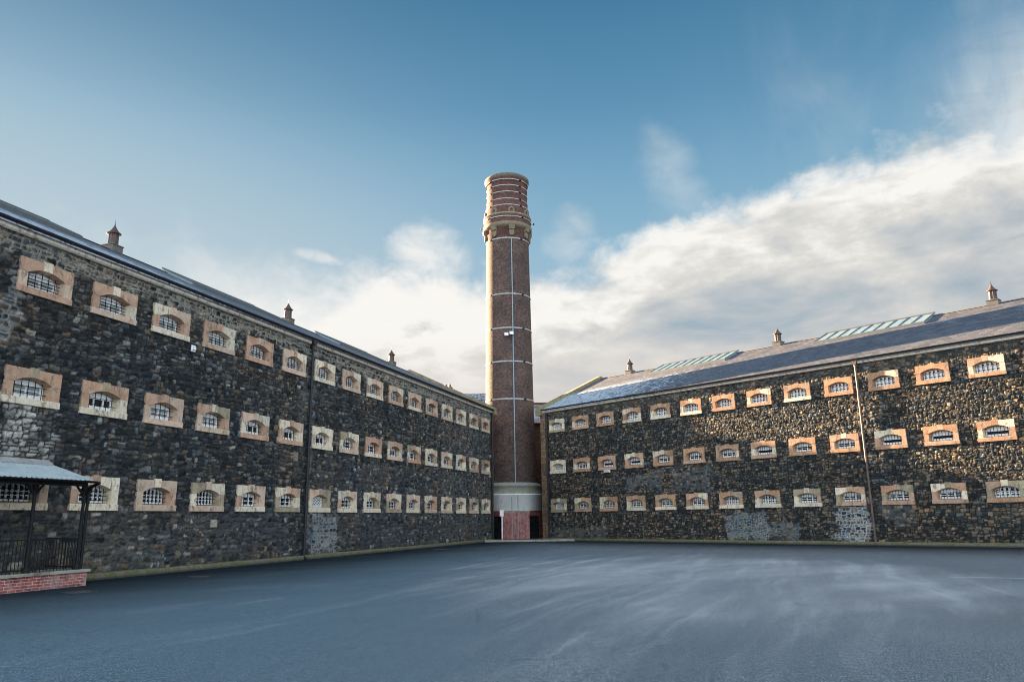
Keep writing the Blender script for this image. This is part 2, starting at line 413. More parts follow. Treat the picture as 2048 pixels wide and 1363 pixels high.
# ------------------------------------------------------------------ helpers
class MB:
    def __init__(s): s.v = []; s.f = []; s.uv = []; s.M = None
    def add(s, vs, fs, uvs=None):
        o = len(s.v)
        if s.M is not None: vs = [tuple(s.M @ Vector(p)) for p in vs]
        s.v += [tuple(p) for p in vs]
        for i, f in enumerate(fs):
            s.f.append([o + k for k in f]); s.uv.append(uvs[i] if uvs else [(0, 0)] * len(f))
    def box(s, x0, x1, y0, y1, z0, z1):
        s.add([(x0, y0, z0), (x1, y0, z0), (x1, y1, z0), (x0, y1, z0), (x0, y0, z1), (x1, y0, z1), (x1, y1, z1), (x0, y1, z1)],
              [(0, 3, 2, 1), (4, 5, 6, 7), (0, 1, 5, 4), (1, 2, 6, 5), (2, 3, 7, 6), (3, 0, 4, 7)])
    def bevbox(s, x0, x1, y0, y1, z0, z1, b=.012):
        """box whose front (-y) edges are chamfered"""
        vs = [(x0, y1, z0), (x1, y1, z0), (x1, y1, z1), (x0, y1, z1),
              (x0, y0 + b, z0), (x1, y0 + b, z0), (x1, y0 + b, z1), (x0, y0 + b, z1),
              (x0 + b, y0, z0 + b), (x1 - b, y0, z0 + b), (x1 - b, y0, z1 - b), (x0 + b, y0, z1 - b)]
        fs = [(0, 3, 2, 1), (0, 1, 5, 4), (1, 2, 6, 5), (2, 3, 7, 6), (3, 0, 4, 7),
              (4, 5, 9, 8), (5, 6, 10, 9), (6, 7, 11, 10), (7, 4, 8, 11), (8, 9, 10, 11)]
        s.add(vs, fs)
    def prism(s, poly, x0, x1, axis='x'):
        """extrude a closed polygon; axis x: poly is (y,z); axis z: poly is (x,y); axis y: poly is (x,z)"""
        n = len(poly)
        def mk(p, t):
            return {'x': (t, p[0], p[1]), 'z': (p[0], p[1], t), 'y': (p[0], t, p[1])}[axis]
        vs = [mk(p, x0) for p in poly] + [mk(p, x1) for p in poly]
        fs = [(i, (i + 1) % n, (i + 1) % n + n, i + n) for i in range(n)] + [tuple(range(n))[::-1], tuple(range(n, 2 * n))]
        s.add(vs, fs)
    def tube(s, p0, p1, r, n=10, r1=None, cap=True):
        p0 = Vector(p0); p1 = Vector(p1); d = (p1 - p0).normalized()
        a = d.orthogonal().normalized(); b = d.cross(a)
        r1 = r if r1 is None else r1
        vs = []
        for p, q in ((p0, r), (p1, r1)):
            for k in range(n):
                t = 2 * PI * k / n; vs.append(tuple(p + a * math.cos(t) * q + b * math.sin(t) * q))
        fs = [(k, (k + 1) % n, (k + 1) % n + n, k + n) for k in range(n)]
        if cap: fs += [tuple(range(n))[::-1], tuple(range(n, 2 * n))]
        s.add(vs, fs)
    def lathe(s, prof, n=64, a0=0.0, a1=2 * PI, closed=True, cx=0, cy=0):
        """prof: list of (r,z)"""
        full = abs(a1 - a0 - 2 * PI) < 1e-6
        m_ = n if full else n + 1
        vs = []; L = 0; ls = [0]
        for i in range(1, len(prof)):
            L += math.hypot(prof[i][0] - prof[i - 1][0], prof[i][1] - prof[i - 1][1]); ls.append(L)
        rm = max(p[0] for p in prof)
        for (r_, z_) in prof:
            for k in range(m_):
                t = a0 + (a1 - a0) * k / n
                vs.append((cx + r_ * math.cos(t), cy + r_ * math.sin(t), z_))
        fs = []; uvs = []
        np_ = len(prof)
        for i in range(np_ - 1):
            for k in range(n):
                k2 = (k + 1) % m_ if full else k + 1
                fs.append((i * m_ + k, i * m_ + k2, (i + 1) * m_ + k2, (i + 1) * m_ + k))
                ua = (a0 + (a1 - a0) * k / n) * rm; ub = (a0 + (a1 - a0) * (k + 1) / n) * rm
                va = prof[0][1] + ls[i]; vb = prof[0][1] + ls[i + 1]
                uvs.append([(ua, va), (ub, va), (ub, vb), (ua, vb)])
        s.add(vs, fs, uvs)
    def mesh(s, name, mat, smooth=False):
        me = bpy.data.meshes.new(name)
        me.from_pydata(s.v, [], s.f)
        uvl = me.uv_layers.new(name='UVMap')
        flat = [c for f in s.uv for p in f for c in p]
        uvl.data.foreach_set('uv', flat)
        me.materials.append(MATS[mat])
        if smooth:
            me.polygons.foreach_set('use_smooth', [True] * len(me.polygons))
        me.update()
        bm = bmesh.new(); bm.from_mesh(me); bmesh.ops.recalc_face_normals(bm, faces=bm.faces); bm.to_mesh(me); bm.free()
        return me
def link(name, me, parent=None, loc=(0, 0, 0), rz=0.0):
    o = bpy.data.objects.new(name, me); COL.objects.link(o)
    if parent is not None: o.parent = parent
    o.location = loc; o.rotation_euler = (0, 0, rz)
    return o
def tag(o, label=None, cat=None, group=None, kind=None):
    if label: o['label'] = label
    if cat: o['category'] = cat
    if group: o['group'] = group
    if kind: o['kind'] = kind
    return o
def empty(name, loc, rz=0.0):
    o = bpy.data.objects.new(name, None); COL.objects.link(o); o.location = loc; o.rotation_euler = (0, 0, rz)
    o.empty_display_size = .3
    return o

# ------------------------------------------------------------------ value noise on arrays
def vnoise(x, y, seed):
    xi = np.floor(x).astype(np.int64); yi = np.floor(y).astype(np.int64)
    fx = x - xi; fy = y - yi
    fx = fx * fx * (3 - 2 * fx); fy = fy * fy * (3 - 2 * fy)
    def h(a, b):
        q = (a * 374761393 + b * 668265263 + seed * 1442695041) & 0xFFFFFFFF
        q = ((q ^ (q >> 13)) * 1274126177) & 0xFFFFFFFF
        return ((q ^ (q >> 16)) & 0xFFFFFF) / float(0xFFFFFF)
    a = h(xi, yi); b = h(xi + 1, yi); c = h(xi, yi + 1); d = h(xi + 1, yi + 1)
    return (a * (1 - fx) + b * fx) * (1 - fy) + (c * (1 - fx) + d * fx) * fy
def hsh(i, k):
    q = (i.astype(np.int64) * 2654435761 + k * 40503 * 977) & 0xFFFFFFFF
    q = ((q ^ (q >> 15)) * 2246822519) & 0xFFFFFFFF
    q = ((q ^ (q >> 13)) * 3266489917) & 0xFFFFFFFF
    return ((q ^ (q >> 16)) & 0xFFFFFF) / float(0xFFFFFF)

def rubble(U, V, seed, cmin, cmax, wmin, wmax, jitter, split=.4):
    """coursed rubble: returns stone id, distance to the joint, offsets from the stone's centre"""
    rng = np.random.RandomState(seed)
    Uw = U + jitter * (vnoise(U * 2.1, V * 2.1, seed) - .5) + jitter * .7 * (vnoise(U * 5.3, V * 5.3, seed + 1) - .5)
    Vw = V + jitter * (vnoise(U * 1.7 + 9, V * 2.3, seed + 2) - .5) + jitter * .8 * (vnoise(U * 4.9, V * 5.7 + 3, seed + 3) - .5)
    v0, v1 = Vw.min() - .5, Vw.max() + .5; u0, u1 = Uw.min() - 1, Uw.max() + 1
    edges = [v0]
    while edges[-1] < v1: edges.append(edges[-1] + rng.uniform(cmin, cmax))
    edges = np.array(edges)
    ci = np.searchsorted(edges, Vw) - 1
    ID = np.zeros(U.shape, np.int64); D = np.zeros(U.shape); OX = np.zeros(U.shape); OZ = np.zeros(U.shape)
    nid = 1
    for c in range(len(edges) - 1):
        mk = ci == c
        if not mk.any(): continue
        js = [u0 - rng.uniform(0, wmax)]
        while js[-1] < u1:
            js.append(js[-1] + rng.uniform(wmin, wmax) * (1.0 if rng.rand() > .15 else .5))
        js = np.array(js); u = Uw[mk]; vv = Vw[mk]
        k = np.searchsorted(js, u) - 1
        sp = rng.rand(len(js)) < split; spf = rng.uniform(.35, .65, len(js))
        lo = np.full(u.shape, edges[c]); hi = np.full(u.shape, edges[c + 1])
        mid = edges[c] + (edges[c + 1] - edges[c]) * spf[k]
        top = sp[k] & (vv > mid); bot = sp[k] & (vv <= mid)
        lo = np.where(top, mid, lo); hi = np.where(bot, mid, hi)
        L, Rr = js[k], js[np.minimum(k + 1, len(js) - 1)]
        dd = np.minimum(np.minimum(u - L, Rr - u), np.minimum(vv - lo, hi - vv))
        # rounded corners
        ax = np.minimum(u - L, Rr - u); az_ = np.minimum(vv - lo, hi - vv); q = .045
        cx_ = np.maximum(q - ax, 0); cz_ = np.maximum(q - az_, 0)
        dd = np.where((cx_ > 0) & (cz_ > 0), q - np.hypot(cx_, cz_), dd)
        ID[mk] = nid + k * 2 + top; D[mk] = dd
        OX[mk] = (u - (L + Rr) / 2) / np.maximum(Rr - L, .05); OZ[mk] = (vv - (lo + hi) / 2) / np.maximum(hi - lo, .05)
        nid += len(js) * 2 + 4
    return ID, D, OX, OZ

def wall_mesh(name, s0, s1, ztop, res, seed, holes, relief, tints, pale_zones, white_zones, brown, special=(), size=(.17, .33, .17, .50), mort=(.012, .012, .012)):
    ns = int(round((s1 - s0) / res)) + 1; nz = int(round(ztop / res)) + 1
    S, Z = np.meshgrid(np.linspace(s0, s1, ns), np.linspace(0, ztop, nz))
    ID, D, OX, OZ = rubble(S, Z, seed, *size, .11)
    J = .014                                          # half joint width
    prof = np.clip((D - J) / .045, 0, 1); prof = 1 - (1 - prof) ** 2
    h1, h2, h3, h4, h5 = (hsh(ID + seed * 7919, k) for k in range(5))
    rgh = vnoise(S * 11, Z * 11, seed + 5) - .5 + .6 * (vnoise(S * 23, Z * 23, seed + 6) - .5)
    face = .72 + .34 * h1 + (h2 - .5) * 1.5 * OX + (h3 - .5) * 1.2 * OZ + 1.25 * rgh
    H = relief * prof * np.clip(face, .05, 2.0)
    wave = .02 * (vnoise(S * .45, Z * .45, seed + 8) - .5)
    for (a0, a1, z0, z1) in holes:
        nr_ = (S > a0 - .16) & (S < a1 + .16) & (Z > z0 - .16) & (Z < z1 + .22)
        H[nr_] = np.minimum(H[nr_], .050)
    Y = -(H + wave)
    mortar = (D < J * 1.05)
    # colours
    t = h4
    c = np.zeros(S.shape + (3,))
    pal = np.array(tints); cut = np.cumsum(pal[:, 0]); cut = cut / cut[-1]
    idx = np.searchsorted(cut, t); idx = np.minimum(idx, len(pal) - 1)
    c[:] = pal[idx][:, :, 1:4]
    c *= (.50 + .95 * h5)[..., None]
    big = vnoise(S * .55, Z * .55, seed + 11)
    bm_ = np.clip((big - .5) * 3, 0, 1) * brown
    c = c * (1 - bm_[..., None]) + c * np.array([1.7, 1.2, .85]) * bm_[..., None]
    # joints: recessed dark mortar, pale where it has been repointed
    mk = np.clip((J * 1.9 - D) / (J * 1.2), 0, 1)
    mcol = np.zeros_like(c) + np.array(mort)
    en = (vnoise(S * 2.2, Z * 2.2, seed + 14) - .5) * .8 + (vnoise(S * 7, Z * 7, seed + 15) - .5) * .5
    for (a0, a1, z0, z1, col, amt, wid) in pale_zones:
        w = np.minimum(np.minimum(S - a0, a1 - S), np.minimum(Z - z0, z1 - Z)) + en * .65
        w = np.clip(w / .2 + .5, 0, 1) * amt
        mk2 = np.clip((J * wid - D) / (J * 1.0), 0, 1)
        mk = np.maximum(mk, mk2 * w)
        mcol = mcol * (1 - w[..., None]) + np.array(col) * w[..., None]
        fill = (w * mk2)
        Y = Y * (1 - fill * .6) - .012 * fill
    for (a, z_, ra, rz_, col, amt) in white_zones:
        w = 1 - np.hypot((S - a) / ra, (Z - z_) / rz_) + en * 1.1
        w = np.clip(w * 2.2, 0, 1) * amt * (.35 + .65 * (h2 > .35)) * (.5 + .5 * prof)
        c = c * (1 - w[..., None]) + np.array(col) * w[..., None]
    c = c * (1 - mk[..., None]) + mcol * mk[..., None]
    for (a0, a1, z0, z1, col) in special:
        w = ((S > a0) & (S < a1) & (Z > z0) & (Z < z1))
        c[w] = np.array(col) * (.9 + .2 * h5[w])[..., None]; Y[w] = -.045
    # grid faces without the window openings
    vid = np.arange(ns * nz).reshape(nz, ns)
    keep = np.ones((nz - 1, ns - 1), bool)
    cs = (S[:-1, :-1] + S[1:, 1:]) / 2; cz = (Z[:-1, :-1] + Z[1:, 1:]) / 2
    for (a0, a1, z0, z1) in holes:
        keep &= ~((cs > a0) & (cs < a1) & (cz > z0) & (cz < z1))
    q = np.stack([vid[:-1, :-1][keep], vid[:-1, 1:][keep], vid[1:, 1:][keep], vid[1:, :-1][keep]], -1)
    me = bpy.data.meshes.new(name)
    me.vertices.add(ns * nz)
    me.vertices.foreach_set('co', np.stack([S.ravel(), Y.ravel(), Z.ravel()], -1).astype(np.float32).ravel())
    nf = len(q)
    me.loops.add(nf * 4); me.loops.foreach_set('vertex_index', q.astype(np.int32).ravel())
    me.polygons.add(nf)
    me.polygons.foreach_set('loop_start', np.arange(0, nf * 4, 4, dtype=np.int32))
    me.polygons.foreach_set('loop_total', np.full(nf, 4, np.int32))
    me.polygons.foreach_set('use_smooth', np.ones(nf, bool))
    me.update(calc_edges=True)
    ca = me.color_attributes.new('Col', 'FLOAT_COLOR', 'POINT')
    ca.data.foreach_set('color', np.concatenate([np.clip(c, 0, 1).reshape(-1, 3), np.ones((ns * nz, 1))], 1).astype(np.float32).ravel())
    me.materials.append(MATS['basalt'])
    return me

# ------------------------------------------------------------------ window kit
rnd = random.Random(11)
_cache = {}
def arch_z(x, a, zs, zc):
    return zs + (zc - zs) * (1 - (x / a) ** 2) if abs(x) <= a else zs
def cached(key, fn):
    if key not in _cache: _cache[key] = fn()
    return _cache[key]
def lintel_mesh(Wd, H, a, b, x0, x1, top, mat):
    def f():
        mb = MB(); N = 8; zs, zc, zsb, zcb = .10 * H, .27 * H, .10 * H, .22 * H
        yf, yb = -.085, .27
        xs = [x0 + (x1 - x0) * i / N for i in range(N + 1)]
        for i in range(N):
            p, q = xs[i], xs[i + 1]
            z0, z1 = arch_z(p, a, zs, zc), arch_z(q, a, zs, zc)
            k = b / a
            pb, qb = p * k if abs(p) < a else math.copysign(b, p), q * k if abs(q) < a else math.copysign(b, q)
            w0, w1 = arch_z(pb, b, zsb, zcb), arch_z(qb, b, zsb, zcb)
            mb.add([(p, yf, z0), (q, yf, z1), (q, yf, top), (p, yf, top), (pb, yb, w0), (qb, yb, w1), (q, yb, top), (p, yb, top)],
                   [(0, 1, 2, 3), (0, 4, 5, 1), (3, 2, 6, 7), (4, 7, 6, 5)])
        # ends
        for p, fl in ((xs[0], 0), (xs[-1], 1)):
            z0 = arch_z(p, a, zs, zc); pb = p * b / a if abs(p) < a else math.copysign(b, p); w0 = arch_z(pb, b, zsb, zcb)
            mb.add([(p, yf, z0), (p, yf, top), (p, yb, top), (pb, yb, w0)], [(0, 1, 2, 3)])
        return mb.mesh('lintel', mat)
    return cached(('l', Wd, H, a, x0, x1, top, mat), f)
def jamb_mesh(Wd, H, a, b, side, mat, zb, zt):
    def f():
        mb = MB(); w = Wd / 2
        poly = [(-w, -.075), (-a, -.075), (-b, .27), (-w, .27)]
        if side > 0: poly = [(-x, y) for x, y in poly][::-1]
        mb.prism(poly, zb, zt, 'z')
        return mb.mesh('jamb', mat)
    return cached(('j', Wd, H, a, side, mat, zb, zt), f)
def sill_mesh(Wd, H, a, mat, zt):
    def f():
        mb = MB(); w = Wd / 2 + .02
        mb.prism([(-.10, -H / 2 - .01), (-.10, zt - .035), (-.085, zt - .02), (.27, zt + .025), (.27, -H / 2 - .01)], -w, w, 'x')
        return mb.mesh('sill', mat)
    return cached(('s', Wd, H, a, mat, zt), f)
def sash_mesh(H, b, zt, kind):
    """white painted iron sash; kinds follow the look of each row"""
    def f():
        mb = MB(); N = 10; zsb, zcb = .10 * H - .0, .22 * H; y0, y1 = .19, .23
        bb = b - .004; z0 = zt + .03
        H1 = zsb - z0
        tph, bth, sdw = kind['top'], kind['bot'], kind['side']
        # solid head following the arch
        for i in range(N):
            p, q = -bb + 2 * bb * i / N, -bb + 2 * bb * (i + 1) / N
            zp, zq = arch_z(p, b, zsb, zcb), arch_z(q, b, zsb, zcb)
            ed = zsb - tph
            if kind.get('openhead'): edp, edq = zp - .035, zq - .035
            else: edp = edq = ed
            mb.add([(p, y0, edp), (q, y0, edq), (q, y0, zq), (p, y0, zp), (p, y1, edp), (q, y1, edq)], [(0, 1, 2, 3), (0, 4, 5, 1)])
        mb.box(-bb, bb, y0, y1, z0, z0 + bth)
        mb.box(-bb, -bb + sdw, y0 - .002, y1, z0 + bth, zsb - tph * (0 if kind.get('openhead') else 1))
        mb.box(bb - sdw, bb, y0 - .002, y1, z0 + bth, zsb - tph * (0 if kind.get('openhead') else 1))
        nm, mw = kind['mull']
        for k in range(nm):
            x = -bb + 2 * bb * (k + 1) / (nm + 1)
            ztop = arch_z(x, b, zsb, zcb) - .03 if kind.get('openhead') else zsb - tph
            mb.box(x - mw / 2, x + mw / 2, y0 - .004, y1 - .004, z0 + bth, ztop)
        nr, rw = kind['rail']
        ztop = zsb + .02 if kind.get('openhead') else zsb - tph
        for k in range(nr):
            z = z0 + bth + (ztop - z0 - bth) * (k + 1) / (nr + 1)
            mb.box(-bb + sdw, bb - sdw, y0 - .001, y1 - .002, z - rw / 2, z + rw / 2)
        return mb.mesh('window', 'white_paint')
    return cached(('w', H, b, zt, kind['id']), f)
def bars_mesh(H, a, zt, nv, nh, r_=.012):
    def f():
        mb = MB(); w = a * .955; yb = .11; bw = w * .93; z0 = zt + .005
        for k in range(nv):
            x = -bw + 2 * bw * (k + .5) / nv
            mb.tube((x, yb, z0), (x, yb, arch_z(x, w, .10 * H, .24 * H)), r_, 6)
        for k in range(nh):
            z = z0 + (.10 * H - z0) * (k + .6) / nh + .02
            mb.tube((-w, yb - .02, z), (w, yb - .02, z), r_ * .8, 6)
        return mb.mesh('bars', 'black_iron')
    return cached(('b', H, a, zt, nv, nh, r_), f)
def mesh_grille(H, a, zt):
    def f():
        mb = MB(); w = a * .9; z0 = zt + .01; z1 = .2 * H; st = .13; yb = .16
        n = int((2 * w + (z1 - z0)) / st) + 1
        for s in (1, -1):
            for k in range(n):
                x0 = -w - (z1 - z0) + k * st; p = []
                for zz in (z0, z1):
                    x = x0 + (zz - z0); p.append((x, zz))
                (xa, za), (xb, zb) = p
                if xa < -w: za += (-w - xa); xa = -w
                if xb > w: zb -= (xb - w); xb = w
                if xa >= w or xb <= -w or zb <= za: continue
                mb.tube((xa * s, yb, za), (xb * s, yb, zb), .012, 5)
        return mb.mesh('grille', 'white_paint')
    return cached(('g', H, a, zt), f)
def pane_mesh(H, b, zt, mat):
    def f():
        mb = MB(); mb.box(-b - .02, b + .02, .236, .25, zt, .25 * H); return mb.mesh('pane', mat)
    return cached(('p', H, b, zt, mat), f)

K_TOP_L = dict(id='tl', top=.07, bot=.075, side=.10, mull=(1, .045), rail=(3, .018))
K_MID_L = dict(id='ml', top=.07, bot=.085, side=.09, mull=(2, .045), rail=(0, 0))
K_MID_L2 = dict(id='ml2', top=.05, bot=.085, side=.10, mull=(1, .04), rail=(1, .02))
K_BOT_L = dict(id='bl', top=.10, bot=.05, side=.03, mull=(5, .045), rail=(2, .03), openhead=1)
K_BOT_L2 = dict(id='bl2', top=.04, bot=.05, side=.05, mull=(2, .06), rail=(1, .03))
K_TOP_R = dict(id='tr', top=.10, bot=.08, side=.05, mull=(4, .10), rail=(2, .06), openhead=1)
K_MID_R = dict(id='mr', top=.11, bot=.10, side=.06, mull=(0, 0), rail=(0, 0))
K_MID_R2 = dict(id='mr2', top=.09, bot=.09, side=.07, mull=(2, .05), rail=(1, .02))
K_BOT_R = dict(id='br', top=.09, bot=.09, side=.06, mull=(2, .06), rail=(1, .03))

def build_window(parent, s, z, Wd, H, a, b, kind, pane, bars, pal, side_hint=0, grille=False):
    rr_ = rnd.random
    def pick(): 
        t = rr_() * sum(w for _, w in pal)
        for n_, w in pal:
            t -= w
            if t <= 0: return n_
        return pal[-1][0]
    zt = -H / 2 + .20
    w_ = link('window', sash_mesh(H, b, zt, kind), parent, (s, 0, z))
    link('pane', pane_mesh(H, b, zt, pane), w_)
    if bars: link('bars', bars_mesh(H, a, zt, bars[0], bars[1]), w_)
    if grille: link('grille', mesh_grille(H, a, zt), w_)
    top = H / 2
    kx = .15
    ml, mr, mk_, msill, mjl, mjr = pick(), pick(), pick(), pick(), pick(), pick()
    link('lintel', lintel_mesh(Wd, H, a, b, -Wd / 2, -kx, top, ml), w_)
    link('lintel', lintel_mesh(Wd, H, a, b, kx, Wd / 2, top, mr), w_)
    link('keystone', lintel_mesh(Wd, H, a, b, -kx + .004, kx - .004, top + .05, mk_), w_)
    link('jamb', jamb_mesh(Wd, H, a, b, -1, mjl, zt - .03, .10 * H), w_)
    link('jamb', jamb_mesh(Wd, H, a, b, 1, mjr, zt - .03, .10 * H), w_)
    link('sill', sill_mesh(Wd, H, a, msill, zt), w_)
    return w_

# ------------------------------------------------------------------ wing builder
ROWZ = (2.537, 5.391, 8.511)
EAVE_D, EAVE_Z, RIDGE_D, RIDGE_Z = -.24, 9.87, 6.95, 13.34
def roof_z(d): return EAVE_Z + (RIDGE_Z - EAVE_Z) * (d - EAVE_D) / (RIDGE_D - EAVE_D)
def tri_strip(mb, s0, s1, d0, d1, off0, off1):
    """slab lying on the front roof slope"""
    mb.prism([(d0, roof_z(d0) + off0), (d1, roof_z(d1) + off0), (d1, roof_z(d1) + off1), (d0, roof_z(d0) + off1)], s0, s1, 'x')

def shell(root, s0, s1, end_lo, end_hi, mat='dark_brick'):
    """plain rear and end walls, gables"""
    mb = MB(); D = 13.9
    mb.box(s0, s1, D - .35, D, 0, 9.75)
    for sa, sb in ((s0, s0 + .4), (s1 - .4, s1)):
        mb.prism([(.41, 0), (D - .35, 0), (D - .35, 9.7), (RIDGE_D, RIDGE_Z - .06), (.41, roof_z(.41) - .06)], sa, sb, 'x')
    # dark inner lining right behind the front windows
    mb.box(s0 + .4, s1 - .4, .30, .45, 0, 9.7)
    link('rear_wall', mb.mesh('rear_wall', mat), root)

def build_roof(root, s0, s1, lo_gable, hi_gable):
    mb = MB(); t = .12
    D2 = 2 * RIDGE_D - EAVE_D
    mb.prism([(EAVE_D, EAVE_Z), (RIDGE_D, RIDGE_Z), (D2, EAVE_Z), (D2, EAVE_Z - t), (RIDGE_D, RIDGE_Z - t), (EAVE_D, EAVE_Z - t)], s0, s1, 'x')
    roof = link('roof', mb.mesh('roof', 'slate'), root)
    mb = MB(); 
    mb.prism([(RIDGE_D - .16, RIDGE_Z - .045), (RIDGE_D, RIDGE_Z + .045), (RIDGE_D + .16, RIDGE_Z - .045), (RIDGE_D, RIDGE_Z - .02)], s0, s1, 'x')
    link('ridge_tiles', mb.mesh('ridge_tiles', 'turret_base'), roof)
    for sa, sb in lo_gable + hi_gable:
        mb = MB()
        d0 = EAVE_D - .12
        zb = roof_z(d0)
        for (u_, v_) in ((sa, sb),):
            mb.prism([(d0, zb - .10), (d0, zb + .22), (RIDGE_D, RIDGE_Z + .24), (2 * RIDGE_D - d0, zb + .22), (2 * RIDGE_D - d0, zb - .10), (RIDGE_D, RIDGE_Z - .1)], u_, v_, 'x')
        mb.box(sa - .03, sb + .03, d0 - .05, .22, zb - .36, zb - .02)
        link('verge_coping', mb.mesh('verge_coping', 'lichen_stone'), roof)
    return roof

def skylight(root, s0, s1):
    d0, d1 = 5.25, 7.02
    mb = MB()
    mb.prism([(d0, roof_z(d0) - .02), (d0, roof_z(d0) + .13), (d1, roof_z(d1) + .12), (2 * RIDGE_D - d0, roof_z(d0) + .13), (2 * RIDGE_D - d0, roof_z(d0) - .02)], s0, s1, 'x')
    sk = link('skylight', mb.mesh('skylight', 'skylight_glass'), root)
    mb = MB(); n = max(6, int((s1 - s0) / .68))
    for k in range(n + 1):
        x = s0 + (s1 - s0) * k / n
        tri_strip(mb, x - .018, x + .018, d0 - .01, d1, .10, .165)
    tri_strip(mb, s0 - .04, s1 + .04, d0 - .07, d0 + .02, -.01, .15)
    tri_strip(mb, s0 - .04, s1 + .04, d1 - .03, d1 + .10, .10, .19)
    link('glazing_bars', mb.mesh('glazing_bars', 'glazing_lead'), sk)

def turret(root, s, label=None):
    z0 = RIDGE_Z - .12
    mb = MB(); mb.box(-.29, .29, -.29, .29, 0, .30); mb.box(-.32, .32, -.32, .32, .30, .34)
    base_ = link('ridge_ventilator', mb.mesh('ridge_ventilator', 'turret_base'), root, (s, RIDGE_D, z0))
    mb = MB(); n = 8
    mb.lathe([(.24, .34), (.24, .39), (.205, .42), (.195, .86), (.21, .88)], n, R(22.5), R(382.5))
    for k in range(8):
        t = R(45 * k + 22.5)
        mb.tube((.205 * math.cos(t), .205 * math.sin(t), .42), (.198 * math.cos(t), .198 * math.sin(t), .88), .02, 6)
    link('drum', mb.mesh('drum', 'turret_lead'), base_)
    mb = MB()
    mb.lathe([(.20, .87), (.30, .885), (.30, .905), (.205, .98), (.125, 1.09), (.055, 1.22), (.02, 1.30)], 16, 0, 2 * PI)
    link('cap', mb.mesh('cap', 'turret_lead', True), base_)
    mb = MB()
    mb.tube((0, 0, 1.28), (0, 0, 1.52), .017, 6, .006); mb.lathe([(.0, 1.31), (.035, 1.335), (.0, 1.36)], 8, 0, 2 * PI)
    link('finial', mb.mesh('finial', 'gutter_iron'), base_)
    return base_

def eaves(root, s0, s1, gut_mat='gutter_iron'):
    mb = MB()
    step = 1.3; x = s0; k = 0
    while x < s1:
        e = min(x + step, s1); j = .004 * (k % 2)
        mb.prism([(-.16 - j, 9.66), (-.16 - j, 9.775), (.1, 9.775), (.1, 9.61), (-.11 - j, 9.61)], x, e, 'x')
        x = e; k += 1
    link('cornice', mb.mesh('cornice', 'cornice_stone'), root)
    mb = MB()
    mb.box(s0, s1, -.13, -.09, 9.775, 9.86)
    # half round gutter
    n = 10; poly = []
    for i in range(n + 1):
        t = PI + PI * i / n; poly.append((-.245 + .085 * math.cos(t), 9.885 + .085 * math.sin(t)))
    for i in range(n + 1):
        t = 2 * PI - PI * i / n; poly.append((-.245 + .072 * math.cos(t), 9.885 + .072 * math.sin(t)))
    mb.prism(poly, s0, s1, 'x')
    x = s0 + .5
    while x < s1:
        mb.box(x - .02, x + .02, -.34, -.09, 9.785, 9.81); x += 1.8
    link('gutter', mb.mesh('gutter', gut_mat), root)

def downpipe(root, s, mat, r_=.062, hopper=True, zt=9.62, d=-.17):
    mb = MB()
    mb.tube((s, d, .12), (s, d, zt), r_, 12)
    z = .3
    while z < zt:
        mb.tube((s, d, z), (s, d, z + .10), r_ * 1.28, 12); mb.box(s - .13, s + .13, d + .03, d + .10, z + .02, z + .075); z += 1.83
    mb.tube((s, d, .13), (s, d - .14, .03), r_, 12)
    if hopper:
        mb.prism([(s - .17, zt + .20), (s + .17, zt + .20), (s + .09, zt - .06), (s - .09, zt - .06)], d - .12, d + .08, 'y')
        mb.tube((s, d, zt + .16), (s, -.245, 9.82), r_ * .8, 10)
    link('downpipe', mb.mesh('downpipe', mat), root)

def plinth(root, s0, s1, gap=None):
    mb = MB(); x = s0; rr = random.Random(5)
    while x < s1:
        e = min(x + rr.uniform(.9, 1.5), s1)
        j = rr.uniform(0, .012); hz = .175 + rr.uniform(-.012, .012)
        mb.prism([(-.19 - j, -.02), (-.19 - j, hz - .03), (-.17 - j, hz), (.02, hz + .02), (.02, -.02)], x, e - .008, 'x')
        x = e
    link('plinth', mb.mesh('plinth', 'plinth_stone'), root)

# --- left wing
LP = (-13.5617, 21.3156, 0.0); LA = 1.2691; LD = 2.5623
RP = (3.3674, 58.776, 0.0); RA = -0.8408; RD = 2.4633
BAS = [(.32, .036, .043, .050), (.26, .072, .082, .090), (.18, .140, .152, .158), (.12, .125, .112, .094), (.05, .16, .130, .10), (.015, .19, .145, .105), (.055, .28, .295, .285)]

